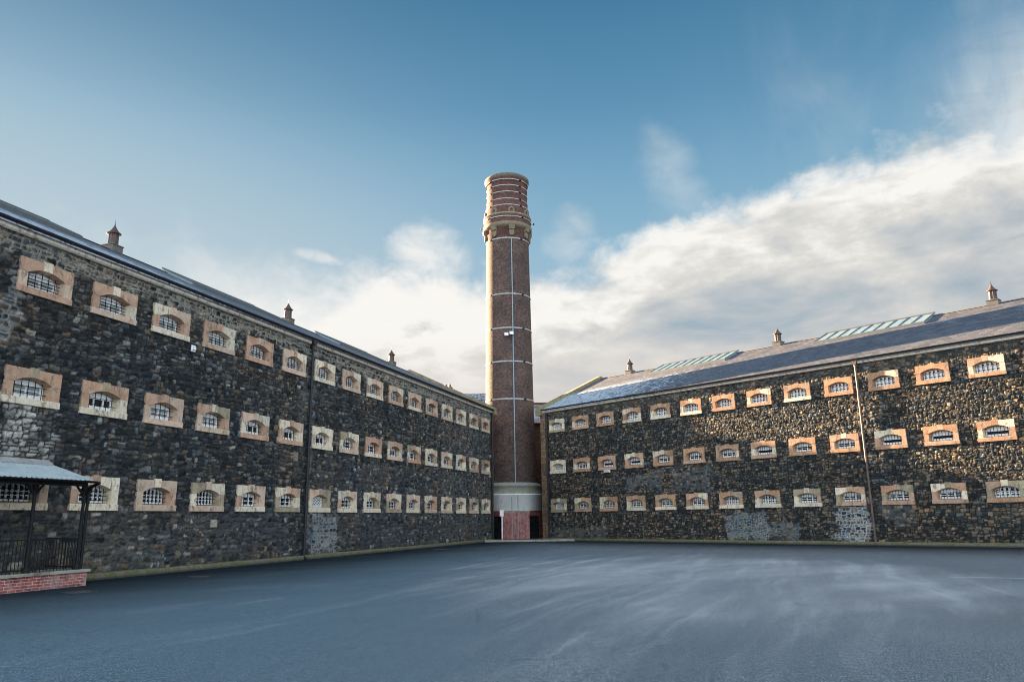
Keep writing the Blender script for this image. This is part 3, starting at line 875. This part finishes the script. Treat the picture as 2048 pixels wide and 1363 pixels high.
left = empty('prison_wing', LP, LA)
tag(left, 'long shaded dark stone cell wing running in from the left edge of the photo', 'building')
LWd, LH, La_, Lb_ = 1.79, 1.0, .62, .55
PAL_TOP_L = [('red_sandstone', .42), ('pink_sandstone', .36), ('buff_sandstone', .22)]
PAL_MID_L = [('red_sandstone', .34), ('pink_sandstone', .28), ('buff_sandstone', .30), ('weathered_sandstone', .08)]
PAL_BOT_L = [('red_sandstone', .16), ('pink_sandstone', .26), ('buff_sandstone', .46), ('weathered_sandstone', .12)]
holes = []
S0L, S1L = -9.0, 40.05
for row, z in enumerate(ROWZ):
    for k in range(-3, 16):
        s = k * LD
        if s - .9 < S0L: continue
        holes.append((s - LWd / 2 + .07, s + LWd / 2 - .07, z - LH / 2 + .07, z + LH / 2 - .07))
pz = [(S0L - 1, S1L + 1, 9.02, 9.8, (.34, .32, .27), 1.0, 2.2),
      (14.3, 14.75, 1.0, 9.0, (.26, .26, .24), .55, 2.6), (13.3, 13.9, 3.5, 9.0, (.20, .20, .19), .4, 2.4), (-9, 13, .15, 2.1, (.13, .14, .145), .5, 2.2), (15, 40, .15, 4.5, (.10, .115, .125), .5, 2.2),
      (14.7, 17.0, .15, 1.95, (.30, .34, .35), .85, 3.0),
      (-1.5, -.75, 6.2, 8.0, (.5, .52, .52), .6, 2.6), (2.5, 4.2, .2, 1.5, (.20, .20, .17), .3, 2.2),
      (30, 40.2, .2, 9.7, (.15, .16, .16), .45, 2.2)]
wz = [(-.15, 4.25, 1.15, 1.15, (.62, .62, .58), 1.0), (-.9, 3.6, 1.3, .8, (.50, .51, .48), .9), (2.4, 2.9, .7, .5, (.25, .25, .24), .5),
      (20.5, 4.6, .4, .9, (.25, .27, .28), .4), (33.2, 6.6, .25, .5, (.5, .5, .5), .5)]
sp = [(7.98, 8.34, 1.44, 1.74, (.46, .42, .34)), (13.1, 13.5, 4.2, 4.6, (.28, .24, .20))]
link('wall', wall_mesh('wall', S0L, S1L, 9.70, .045, 3, holes, .07, BAS, pz, wz, .45, sp, size=(.13, .25, .13, .36), mort=(.038, .041, .043)), left)
shell(left, S0L, S1L - .02, None, None)
mb = MB(); mb.bevbox(39.86, 40.12, -.085, .5, 0, 9.60); link('corner_quoin', mb.mesh('corner_quoin', 'quoin_brick'), left)
lroof = build_roof(left, S0L, 40.1, [], [(39.78, 40.22)])
for a, b_ in ((-5.0, 5.75), (12.2, 19.2), (25.8, 32.6)): skylight(left, a, b_)
for s in (8.98, 22.45, 36.45): turret(lroof, s)
eaves(left, S0L, 40.0)
downpipe(left, 14.08, 'gutter_iron')
downpipe(left, 39.62, 'gutter_iron', hopper=False)
plinth(left, 1.45, 39.7)
for k in range(-3, 16):
    for row in range(3):
        s = k * LD
        if s - .9 < S0L: continue
        if row == 2: kind, pane, bars, pal = K_TOP_L, 'grey_board', (5, 4), PAL_TOP_L
        elif row == 1:
            kd = K_MID_L if k in (1, 4, 5) or k > 5 and k % 3 == 0 else K_MID_L2
            kind, pane, bars, pal = kd, ('window_void' if kd is K_MID_L or k > 5 else 'grey_board'), (5, 2), PAL_MID_L
        else:
            kd = K_BOT_L if k < 4 else K_BOT_L2
            kind, pane, bars, pal = kd, 'window_void', ((7, 3) if k < 4 else (5, 2)), PAL_BOT_L
        if row == 0 and k == 6:
            build_window(left, s, ROWZ[row], LWd, LH, La_, Lb_, dict(id='none', top=.0, bot=.04, side=.02, mull=(0, 0), rail=(0, 0), openhead=1), 'window_void', None, pal, grille=True)
        else:
            build_window(left, s, ROWZ[row], LWd, LH, La_, Lb_, kind, pane, bars, pal)

# --- right wing
RIDGE_Z = 13.14
right = empty('prison_wing', RP, RA)
tag(right, 'right hand dark stone cell wing with low sun on its upper wall and slate roof', 'building')
RWd, RH, Ra_, Rb_ = 1.60, .965, .58, .52
S0R, S1R = -1.75, 38.0
holes = []
for row, z in enumerate(ROWZ):
    for k in range(0, 15):
        s = k * RD
        holes.append((s - RWd / 2 + .07, s + RWd / 2 - .07, z - RH / 2 + .07, z + RH / 2 - .07))
pz = [(14.4, 17.2, .3, 1.8, (.26, .33, .37), .85, 1.7), (16.8, 19.0, .2, 1.2, (.20, .25, .29), .6, 1.6), (21.2, 23.1, .15, 2.02, (.42, .47, .50), 1.0, 1.8),
      (6.5, 9.5, 3.5, 4.4, (.20, .24, .26), .5, 1.6), (10.5, 13.5, 3.2, 4.6, (.17, .2, .22), .5, 1.6),
      (23.7, 25.2, 1.2, 2.0, (.15, .19, .21), .5, 2.2), (-1.2, 4.5, .2, 1.0, (.16, .2, .21), .5, 1.6),
      (S0R - 1, S1R + 1, 9.1, 9.8, (.10, .095, .08), .6, 2.2)]
BASR = [(.30, .036, .044, .052), (.26, .074, .082, .086), (.18, .130, .132, .126), (.18, .180, .150, .118), (.12, .24, .185, .135), (.02, .30, .22, .16), (.03, .12, .15, .17)]
link('wall', wall_mesh('wall', -1.25, S1R, 9.70, .042, 8, holes, .034, BASR, pz, [], .25, size=(.12, .21, .13, .31), mort=(.022, .022, .020)), right)
shell(right, S0R + .02, S1R, None, None)
mb = MB(); mb.bevbox(-1.76, -1.22, -.10, .5, 0, 9.60); link('corner_quoin', mb.mesh('corner_quoin', 'quoin_brick'), right)
rroof = build_roof(right, -1.8, S1R, [(-1.95, -1.5)], [])
for a, b_ in ((5.0, 11.75), (18.45, 25.2)): skylight(right, a, b_)
for s in (1.70, 15.02, 28.42): turret(rroof, s)
eaves(right, -1.5, S1R)
downpipe(right, 23.28, 'faded_pipe', r_=.06, d=-.155)
downpipe(right, -.98, 'gutter_iron', hopper=False)
plinth(right, -1.7, S1R)
PAL_R = [('orange_sandstone', .50), ('red_sandstone', .28), ('buff_sandstone', .22)]
PAL_RB = [('orange_sandstone', .30), ('red_sandstone', .28), ('buff_sandstone', .28), ('weathered_sandstone', .14)]
for k in range(0, 15):
    for row in range(3):
        s = k * RD
        if k == 0:
            build_window(right, s, ROWZ[row], RWd, RH, Ra_, Rb_, dict(id='none', top=.0, bot=.04, side=.02, mull=(0, 0), rail=(0, 0), openhead=1), 'window_void', None, [('buff_sandstone', .8), ('weathered_sandstone', .2)], grille=True)
            continue
        if row == 2: kind, bars, pal = K_TOP_R, (5, 2), PAL_R
        elif row == 1: kind, bars, pal = (K_MID_R if k in (2, 3, 7, 10, 11, 12) else K_MID_R2), (7, 1), PAL_R
        else: kind, bars, pal = (K_TOP_R if k in (12, 6, 7) else K_BOT_R), (7, 2), PAL_RB
        build_window(right, s, ROWZ[row], RWd, RH, Ra_, Rb_, kind, 'window_void', bars, pal)

# ------------------------------------------------------------------ chimney
CX, CY = -.27, 63.4
ch = empty('tall_chimney', (CX, CY, 0))
tag(ch, 'tall round brick chimney with pale iron hoops and corbelled head between the two wings', 'chimney')
def lathe_obj(name, prof, mat, parent, n=72, smooth=True, a0=0.0, a1=2 * PI):
    mb = MB(); mb.lathe(prof, n, a0, a1); return link(name, mb.mesh(name, mat, smooth), parent)
shaft_r = lambda z: 2.06 + (1.84 - 2.06) * (z - 4.3) / (24.9 - 4.3)
shaft = lathe_obj('shaft', [(shaft_r(4.2), 4.2), (shaft_r(14), 14.0), (shaft_r(24.95), 24.95)], 'chimney_brick', ch, 96)
head = lathe_obj('head', [(1.84, 24.95), (1.88, 25.2), (1.93, 25.9)], 'chimney_head_brick', ch, 96)
lathe_obj('band', [(1.93, 25.86), (2.10, 25.98), (2.14, 26.05), (2.14, 26.30), (2.08, 26.34)], 'cream_stone', head, 96)
lathe_obj('upper_head', [(2.07, 26.34), (2.05, 26.95), (2.0, 27.1), (1.94, 27.3), (1.90, 27.75), (1.82, 28.1), (1.78, 28.6), (1.77, 30.2), (1.86, 30.35), (1.90, 30.5)], 'chimney_head_brick', ch, 96)
lathe_obj('rim', [(1.88, 30.48), (1.96, 30.58), (1.96, 30.78), (1.86, 30.86), (1.5, 30.86), (1.45, 29.5)], 'rim_stone', ch, 96)
lathe_obj('ledge', [(2.03, 27.02), (2.10, 27.07), (2.10, 27.15), (1.96, 27.20)], 'weathered_sandstone', ch, 96)
# hoops, with clamp lugs
def hoop(z, r_, w=.10):
    mb = MB(); mb.lathe([(r_, z - w / 2), (r_ + .03, z - w / 2), (r_ + .03, z + w / 2), (r_, z + w / 2)], 96)
    o = link('hoop', mb.mesh('hoop', 'galvanised'), ch)
    for a_ in (R(222), R(309), R(132), R(40)):
        mb = MB(); c_, s_ = math.cos(a_), math.sin(a_)
        mb.M = Matrix.Translation((c_ * (r_ + .04), s_ * (r_ + .04), z)) @ Matrix.Rotation(a_, 4, 'Z')
        mb.box(-.03, .055, -.08, .08, -w * .72, w * .72)
        link('clamp', mb.mesh('clamp', 'black_iron'), o)
for z, r_ in ((24.88, 1.85), (19.93, shaft_r(19.93)), (17.0, shaft_r(17.0)), (14.17, shaft_r(14.17)), (11.07, shaft_r(11.07))): hoop(z, r_, .10)
for z, r_ in ((30.28, 1.84), (29.75, 1.775), (29.15, 1.775), (28.5, 1.79), (27.9, 1.87), (26.78, 2.06)): hoop(z, r_, .07)
# corbels and blind lunettes
for k in range(8):
    a_ = R(-90 + 11 + 45 * k)
    M_ = Matrix.Rotation(a_ + PI / 2, 4, 'Z')
    mb = MB(); mb.M = M_
    mb.prism([(-2.16, 25.98), (-2.12, 25.62), (-1.98, 25.55), (-1.85, 25.5), (-1.85, 25.98)], -.24, .24, 'x')
    pts = []
    for i in range(9):
        t = PI + PI * i / 8; pts.append((.21 * math.cos(t), 25.28 + .21 * math.sin(t)))
    pts += [(.21, 25.56), (-.21, 25.56)]
    mb.prism(pts, -2.02, -1.82, 'y')
    link('corbel', mb.mesh('corbel', 'cream_stone'), head)
    mb = MB(); mb.M = M_
    outer = [(.27 * math.cos(PI * i / 10), 27.42 + .27 * math.sin(PI * i / 10)) for i in range(11)] + [(-.27, 27.22), (.27, 27.22)]
    mb.prism(outer, -2.02, -1.82, 'y')
    link('lunette', mb.mesh('lunette', 'cream_stone'), ch)
    mb = MB(); mb.M = M_
    inner = [(.12 * math.cos(PI * i / 8), 27.42 + .12 * math.sin(PI * i / 8)) for i in range(9)] + [(-.12, 27.30), (.12, 27.30)]
    mb.prism(inner, -2.03, -1.95, 'y')
    link('vent_hole', mb.mesh('vent_hole', 'chimney_head_brick'), ch)
# lightning strip and arms
mb = MB()
def rim_pt(a_, r_, z): return (r_ * math.cos(a_), r_ * math.sin(a_), z)
ac = R(-90 + 10.5)
for (z0, z1) in ((4.2, 14), (14, 24.8)):
    r0, r1_ = shaft_r(z0) + .035, shaft_r(z1) + .035
    p0 = Vector(rim_pt(ac, r0, z0)); p1 = Vector(rim_pt(ac, r1_, z1))
    t = Vector((-math.sin(ac), math.cos(ac), 0)) * .038; o_ = Vector((math.cos(ac), math.sin(ac), 0)) * .03
    vs = [p0 - t - o_, p0 + t - o_, p0 + t + o_, p0 - t + o_, p1 - t - o_, p1 + t - o_, p1 + t + o_, p1 - t + o_]
    mb.add(vs, [(0, 1, 2, 3), (4, 7, 6, 5), (0, 4, 5, 1), (1, 5, 6, 2), (2, 6, 7, 3), (3, 7, 4, 0)])
link('lightning_conductor', mb.mesh('lightning_conductor', 'conductor'), ch)
for a_, z in ((R(0), 26.75), (R(180), 26.35)):
    mb = MB(); mb.tube(rim_pt(a_, 2.0, z), rim_pt(a_, 2.35, z + .02), .025, 6); mb.tube(rim_pt(a_, 2.33, z - .07), rim_pt(a_, 2.33, z + .10), .05, 8)
    link('bracket_arm', mb.mesh('bracket_arm', 'black_iron'), ch)
# drum at the foot
lathe_obj('stone_drum', [(2.44, 3.46), (2.44, 4.08), (2.50, 4.10), (2.50, 4.24), (2.30, 4.36), (2.02, 4.44)], 'mossy_ashlar', ch, 96)
lathe_obj('white_band', [(2.50, 2.22), (2.56, 2.24), (2.56, 3.42), (2.60, 3.43), (2.60, 3.50), (2.44, 3.52)], 'white_band_paint', ch, 96)
foot = lathe_obj('foot', [(2.50, 0.0), (2.50, 2.24)], 'base_brick', ch, 96)
mb = MB(); mb.bevbox(-.66, 1.42, -2.95, -1.9, 0, 2.12); link('pier', mb.mesh('pier', 'red_painted_brick'), ch)
mb = MB(); mb.box(-.72, 1.48, -2.99, -1.9, 2.12, 2.20); link('pier_cap', mb.mesh('pier_cap', 'kerb_stone'), ch)
mb = MB()
for x in (.08, .55): mb.tube((x, -2.99, .1), (x, -2.99, 3.4 if x > .3 else 3.3), .028, 8)
link('cable', mb.mesh('cable', 'conductor'), ch)
for a_ in (R(-90 - 30), R(-90 + 44)):
    mb = MB(); mb.M = Matrix.Rotation(a_ + PI / 2, 4, 'Z'); mb.bevbox(-.42, .42, -2.56, -2.3, .03, 1.75)
    d_ = link('hatch_door', mb.mesh('hatch_door', 'window_void'), ch)
    mb = MB(); mb.M = Matrix.Rotation(a_ + PI / 2, 4, 'Z'); mb.box(-.50, -.42, -2.58, -2.3, 0, 1.83); mb.box(.42, .50, -2.58, -2.3, 0, 1.83); mb.box(-.42, .42, -2.58, -2.3, 1.75, 1.83)
    link('frame', mb.mesh('frame', 'black_iron'), d_)

# floodlights on the chimney
def floodlight(a_deg, z, label):
    t = R(a_deg)
    r_ = shaft_r(z)
    o = empty('floodlight', (CX + (r_ + .02) * math.cos(t), CY + (r_ + .02) * math.sin(t), z), t + PI / 2)
    tag(o, label, 'floodlight', 'floodlights on the chimney')
    mb = MB(); mb.box(-.03, .03, -.16, .03, -.04, .04); mb.box(-.10, .10, -.02, .03, -.09, .09); link('bracket', mb.mesh('bracket', 'galvanised'), o)
    mb = MB(); mb.prism([(-.34, -.15), (-.34, .10), (-.16, .15), (-.16, -.13)], -.16, .16, 'x'); link('housing', mb.mesh('housing', 'white_paint'), o)
    mb = MB(); mb.box(-.13, .13, -.355, -.342, -.12, .08); link('lens', mb.mesh('lens', 'lamp_lens'), o)
floodlight(-90 - 4.5, 16.38, 'left of two small white floodlights halfway up the brick chimney')
floodlight(-90 + 6.2, 16.48, 'right of two small white floodlights halfway up the chimney, touching the metal strip')

# white cabinet and conduit beside the chimney foot
o = empty('electrical_box', (-.98, 60.25, .12))
tag(o, 'small white electrical box on a white pole in front of the chimney foot', 'electrical box')
mb = MB(); mb.bevbox(-.15, .15, -.12, .08, 1.68, 2.16); link('cabinet', mb.mesh('cabinet', 'white_paint'), o)
mb = MB(); mb.tube((.03, 0, 0), (.03, 0, 1.68), .055, 12); link('pole', mb.mesh('pole', 'white_paint'), o)

# ------------------------------------------------------------------ buildings glimpsed behind
lk = empty('link_building', (0, 67, 0))
tag(lk, 'low dark link building with a lean-to slate roof, glimpsed between chimney and right wing', 'building')
mb = MB(); mb.box(-2.0, 6.2, 0, 5, 0, 9.75); link('wall', mb.mesh('wall', 'dark_brick'), lk)
mb = MB(); mb.box(-2.0, 6.3, -.42, -.30, 9.72, 10.02); link('fascia', mb.mesh('fascia', 'fascia_paint'), lk)
mb = MB(); mb.prism([(-.45, 10.02), (4.6, 11.9), (4.6, 11.75), (-.45, 9.90)], -2.0, 6.3, 'x'); link('roof', mb.mesh('roof', 'slate'), lk)
hb = empty('rendered_building', (5.5, 76, 0))
tag(hb, 'pale rendered flat-topped building just showing behind the right wing gable', 'building')
mb = MB(); mb.box(-3.6, 6, 0, 8, 0, 12.65); link('wall', mb.mesh('wall', 'pale_render'), hb)
mb = MB(); mb.box(-3.75, 6.15, -.15, 8.15, 12.65, 12.85); link('coping', mb.mesh('coping', 'dark_brick'), hb)
cb = empty('hub_building', (-9, 65.8, 0))
tag(cb, 'slate roofed building with a small stack, just showing left of the tall chimney', 'building')
mb = MB(); mb.box(-7, 6.6, 0, 6.4, 0, 11.35); link('wall', mb.mesh('wall', 'quoin_brick'), cb)
mb = MB(); mb.prism([(-.3, 11.30), (3.2, 12.75), (6.7, 11.30), (6.7, 11.2), (3.2, 12.6), (-.3, 11.2)], -7.2, 6.7, 'x')
mb.prism([(0, 11.36), (3.2, 12.62), (6.4, 11.36)], -6.9, -6.5, 'x'); mb.prism([(0, 11.36), (3.2, 12.62), (6.4, 11.36)], 6.1, 6.5, 'x')
rf = link('roof', mb.mesh('roof', 'slate'), cb)
mb = MB(); mb.bevbox(2.75, 3.45, 2.9, 3.5, 12.2, 13.2); mb.box(2.68, 3.52, 2.83, 3.57, 13.2, 13.33)
stack = link('chimney_stack', mb.mesh('chimney_stack', 'quoin_brick'), cb)
for x in (2.92, 3.28):
    mb = MB(); mb.tube((x, 3.2, 13.3), (x, 3.2, 13.62), .11, 10, .09); link('chimney_pot', mb.mesh('chimney_pot', 'turret_lead'), stack)

# ------------------------------------------------------------------ veranda on the left
def lpoint(s, d, z=0.0):
    c_, s_ = math.cos(LA), math.sin(LA)
    return (LP[0] + c_ * s - s_ * d, LP[1] + s_ * s + c_ * d, z)
DV = -1.42
dw = empty('dwarf_wall', lpoint(0, 0), LA)
tag(dw, 'low red painted brick wall with stone coping below the tin veranda', 'wall')
mb = MB(); mb.box(-9, 1.10, DV - .14, DV + .12, 0, .36); mb.box(.86, 1.095, DV + .12, -.10, 0, .36)
link('brickwork', mb.mesh('brickwork', 'red_painted_brick'), dw)
mb = MB()
x = -9.0
while x < 1.15:
    e = min(x + 1.1, 1.17); mb.prism([(DV - .20, .362), (DV - .20, .41), (DV - .16, .435), (DV + .18, .435), (DV + .18, .362)], x, e - .006, 'x'); x = e
mb.box(.80, 1.17, DV + .182, -.10, .364, .433)
link('coping', mb.mesh('coping', 'kerb_stone'), dw)
vf = empty('area_floor', lpoint(0, 0), LA)
bpy.data.objects.remove(vf)

ver = empty('veranda', lpoint(0, 0), LA)
tag(ver, 'lean-to veranda with corrugated tin roof on black iron posts at the far left', 'veranda')
# corrugated sheet roof
mb = MB()
s_a, s_b = -9.0, .80
dF, zF, dB, zB = -1.78, 2.79, -.10, 3.30
n = 420; vs = []; fs = []
for i in range(n + 1):
    s = s_a + (s_b - s_a) * i / n
    w = .026 * math.sin(s * 2 * PI / .15)
    for (d_, z_) in ((dF, zF), (dB, zB)):
        vs.append((s, d_, z_ + w)); vs.append((s, d_, z_ + w - .006))
for i in range(n):
    a = i * 4; b_ = a + 4
    fs += [(a, b_, b_ + 2, a + 2), (a + 1, a + 3, b_ + 3, b_ + 1), (a, a + 1, b_ + 1, b_), (a + 2, b_ + 2, b_ + 3, a + 3)]
mb.add(vs, fs)
link('tin_roof', mb.mesh('tin_roof', 'corrugated_tin'), ver)
mb = MB(); mb.box(s_a, s_b - .02, -.13, -.085, 3.27, 3.40); mb.prism([(-.30, 3.262), (-.30, 3.275), (-.085, 3.42), (-.085, 3.40)], s_a, s_b - .02, 'x')
link('flashing', mb.mesh('flashing', 'galvanised'), ver)
mb = MB(); mb.box(s_a, s_b - .03, -1.60, -1.50, 2.64, 2.78); mb.box(s_a, s_b - .03, -1.5 + .62, -1.5 + .70, 2.86, 2.96)
x = -8.6
while x < .75:
    mb.prism([(-1.66, 2.76), (-.14, 3.23), (-.14, 3.15), (-1.66, 2.68)], x, x + .06, 'x'); x += .98
n = 8; poly = [(-1.83 + .06 * math.cos(PI + PI * i / n), 2.78 + .06 * math.sin(PI + PI * i / n)) for i in range(n + 1)]
mb.prism(poly, s_a, s_b + .02, 'x')
link('beam', mb.mesh('beam', 'black_iron'), ver)
for s in (.86, -.70, -2.4, -4.2, -6.0, -7.8):
    mb = MB(); big = s > .7
    r_ = .05
    mb.tube((s, DV, .432), (s, DV, 2.66), r_, 14, r_ * .85)
    mb.lathe([(.10, .435), (.10, .50), (.07, .56)], 14, cx=s, cy=DV)
    mb.lathe([(.045, 2.5), (.08, 2.58), (.08, 2.66)], 14, cx=s, cy=DV)
    if big:
        mb.tube((s + .115, DV - .02, .36), (s + .115, DV - .02, 2.62), .042, 12)
        mb.tube((s + .115, DV - .02, 2.60), (s + .08, -1.83, 2.74), .042, 12)
    mb.prism([(s - .30, 2.65), (s - .04, 2.38), (s - .04, 2.43), (s - .24, 2.65)], DV - .02, DV + .02, 'y')
    mb.prism([(DV, 2.36), (DV - .30, 2.65), (DV - .24, 2.65), (DV, 2.43)], s - .02, s + .02, 'x')
    link('post', mb.mesh('post', 'black_iron'), ver)

rail = empty('iron_railing', lpoint(0, 0, .433), LA)
tag(rail, 'black iron bar railing standing on the red dwarf wall between the veranda posts', 'railing')
mb = MB(); mb.box(-9, .85, DV - .02, DV + .02, .80, .835); mb.box(-9, .85, DV - .018, DV + .018, .06, .09)
mb.box(.985, 1.02, DV + .1, -.1, .80, .835); mb.box(.985, 1.02, DV + .1, -.1, .06, .09)
link('rail', mb.mesh('rail', 'black_iron'), rail)
mb = MB(); x = -8.9
while x < .85:
    mb.tube((x, DV, 0), (x, DV, .81), .011, 6); x += .105
d_ = DV + .2
while d_ < -.12:
    mb.tube((1.0, d_, 0), (1.0, d_, .81), .011, 6); d_ += .105
link('balusters', mb.mesh('balusters', 'black_iron'), rail)

# small white bracket on the left wall
o = empty('wall_bracket', lpoint(6.25, -.08, 7.80), LA)
tag(o, 'tiny white metal bracket box fixed high on the left wall between upper windows', 'bracket')
mb = MB(); mb.bevbox(-.10, .10, -.05, 0, -.12, .12)
link('frame', mb.mesh('frame', 'white_paint'), o)
mb = MB(); mb.bevbox(-.08, .05, -.12, -.045, -.06, .05); link('box', mb.mesh('box', 'white_paint'), o)
def rpoint(s, d, z=0.0):
    c_, s_ = math.cos(RA), math.sin(RA)
    return (RP[0] + c_ * s - s_ * d, RP[1] + s_ * s + c_ * d, z)
o = empty('wall_vent', rpoint(4.93, -.05, 4.80), RA)
tag(o, 'small pale vent cover below a middle row window far along the right wing', 'vent')
mb = MB(); mb.bevbox(-.26, .26, -.10, .06, -.09, .09); link('cover', mb.mesh('cover', 'white_paint'), o)
mb = MB()
for k in range(4): mb.box(-.22, .22, -.112, -.098, -.07 + .04 * k, -.055 + .04 * k)
link('louvre', mb.mesh('louvre', 'galvanised'), o)

# ------------------------------------------------------------------ ground
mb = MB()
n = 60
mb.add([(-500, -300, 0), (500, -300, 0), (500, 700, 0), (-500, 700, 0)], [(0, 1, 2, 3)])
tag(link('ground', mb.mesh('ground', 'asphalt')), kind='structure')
mb = MB()
pts = [(-2.55, 57.45), (-1.0, 57.55), (1.5, 57.5), (3.2, 57.35), (4.45, 57.1), (4.0, 58.0), (2.3, 60.2), (5.5, 66.9), (-4.9, 66.9), (-1.7, 59.8), (-2.45, 58.2)]
mb.prism(pts, 0.004, .115, 'z')
tag(link('pavement', mb.mesh('pavement', 'damp_apron')), kind='structure')
mb = MB()
kp = [(-2.75, 57.32), (-1.0, 57.40), (1.5, 57.35), (3.2, 57.25), (4.3, 57.1)]
for (xa, ya), (xb, yb) in zip(kp[:-1], kp[1:]):
    L_ = math.hypot(xb - xa, yb - ya); m_ = max(1, int(L_ / .9))
    for i in range(m_):
        t0, t1 = i / m_, (i + 1) / m_ - .012
        p = Vector((xa + (xb - xa) * t0, ya + (yb - ya) * t0)); q = Vector((xa + (xb - xa) * t1, ya + (yb - ya) * t1))
        nrm = Vector((-(q - p).y, (q - p).x)).normalized() * .13
        mb.prism([tuple(p - nrm * .2), tuple(q - nrm * .2), tuple(q + nrm), tuple(p + nrm)], 0.0, .14, 'z')
tag(link('kerb', mb.mesh('kerb', 'kerb_stone')), kind='structure')
mb = MB()
a = Vector((11.1, 20.5)); b_ = Vector((14.3, 19.0)); c_ = Vector((19.0, 17.6))
for p, q, w0, w1 in ((a, b_, .03, .10), (b_, c_, .10, .10)):
    nr = Vector((-(q - p).y, (q - p).x)).normalized()
    mb.add([tuple(p - nr * w0) + (.004,), tuple(q - nr * w1) + (.004,), tuple(q + nr * w1) + (.004,), tuple(p + nr * w0) + (.004,)], [(0, 1, 2, 3)])
tag(link('painted_line', mb.mesh('painted_line', 'line_paint')), kind='structure')

def cover(x, y, r_, mat, label):
    o = empty('drain_cover', (x, y, .002))
    tag(o, label, 'drain cover', 'drain covers beside the left wing')
    mb = MB(); mb.lathe([(r_ + .05, .0), (r_ + .05, .010), (r_, .010)], 32); link('rim', mb.mesh('rim', 'drain_iron'), o)
    mb = MB(); mb.lathe([(r_ - .01, .004), (r_ - .01, .008), (.001, .008)], 32)
    for k in range(-3, 4):
        w = math.sqrt(max(.01, (r_ * .8) ** 2 - (k * r_ * .24) ** 2)); mb.box(-w, w, k * r_ * .24 - .012, k * r_ * .24 + .012, .007, .013)
    link('lid', mb.mesh('lid', mat), o)
cover(-10.72, 19.76, .34, 'drain_iron', 'grey round drain cover on the asphalt beside the end of the red dwarf wall')
cover(-9.78, 24.8, .30, 'rust_drain', 'rusty round drain cover near the left wall, between the veranda and the black downpipe')
cover(-4.15, 44.6, .35, 'rust_drain', 'small rusty drain cover far off near the corner end of the left wall')
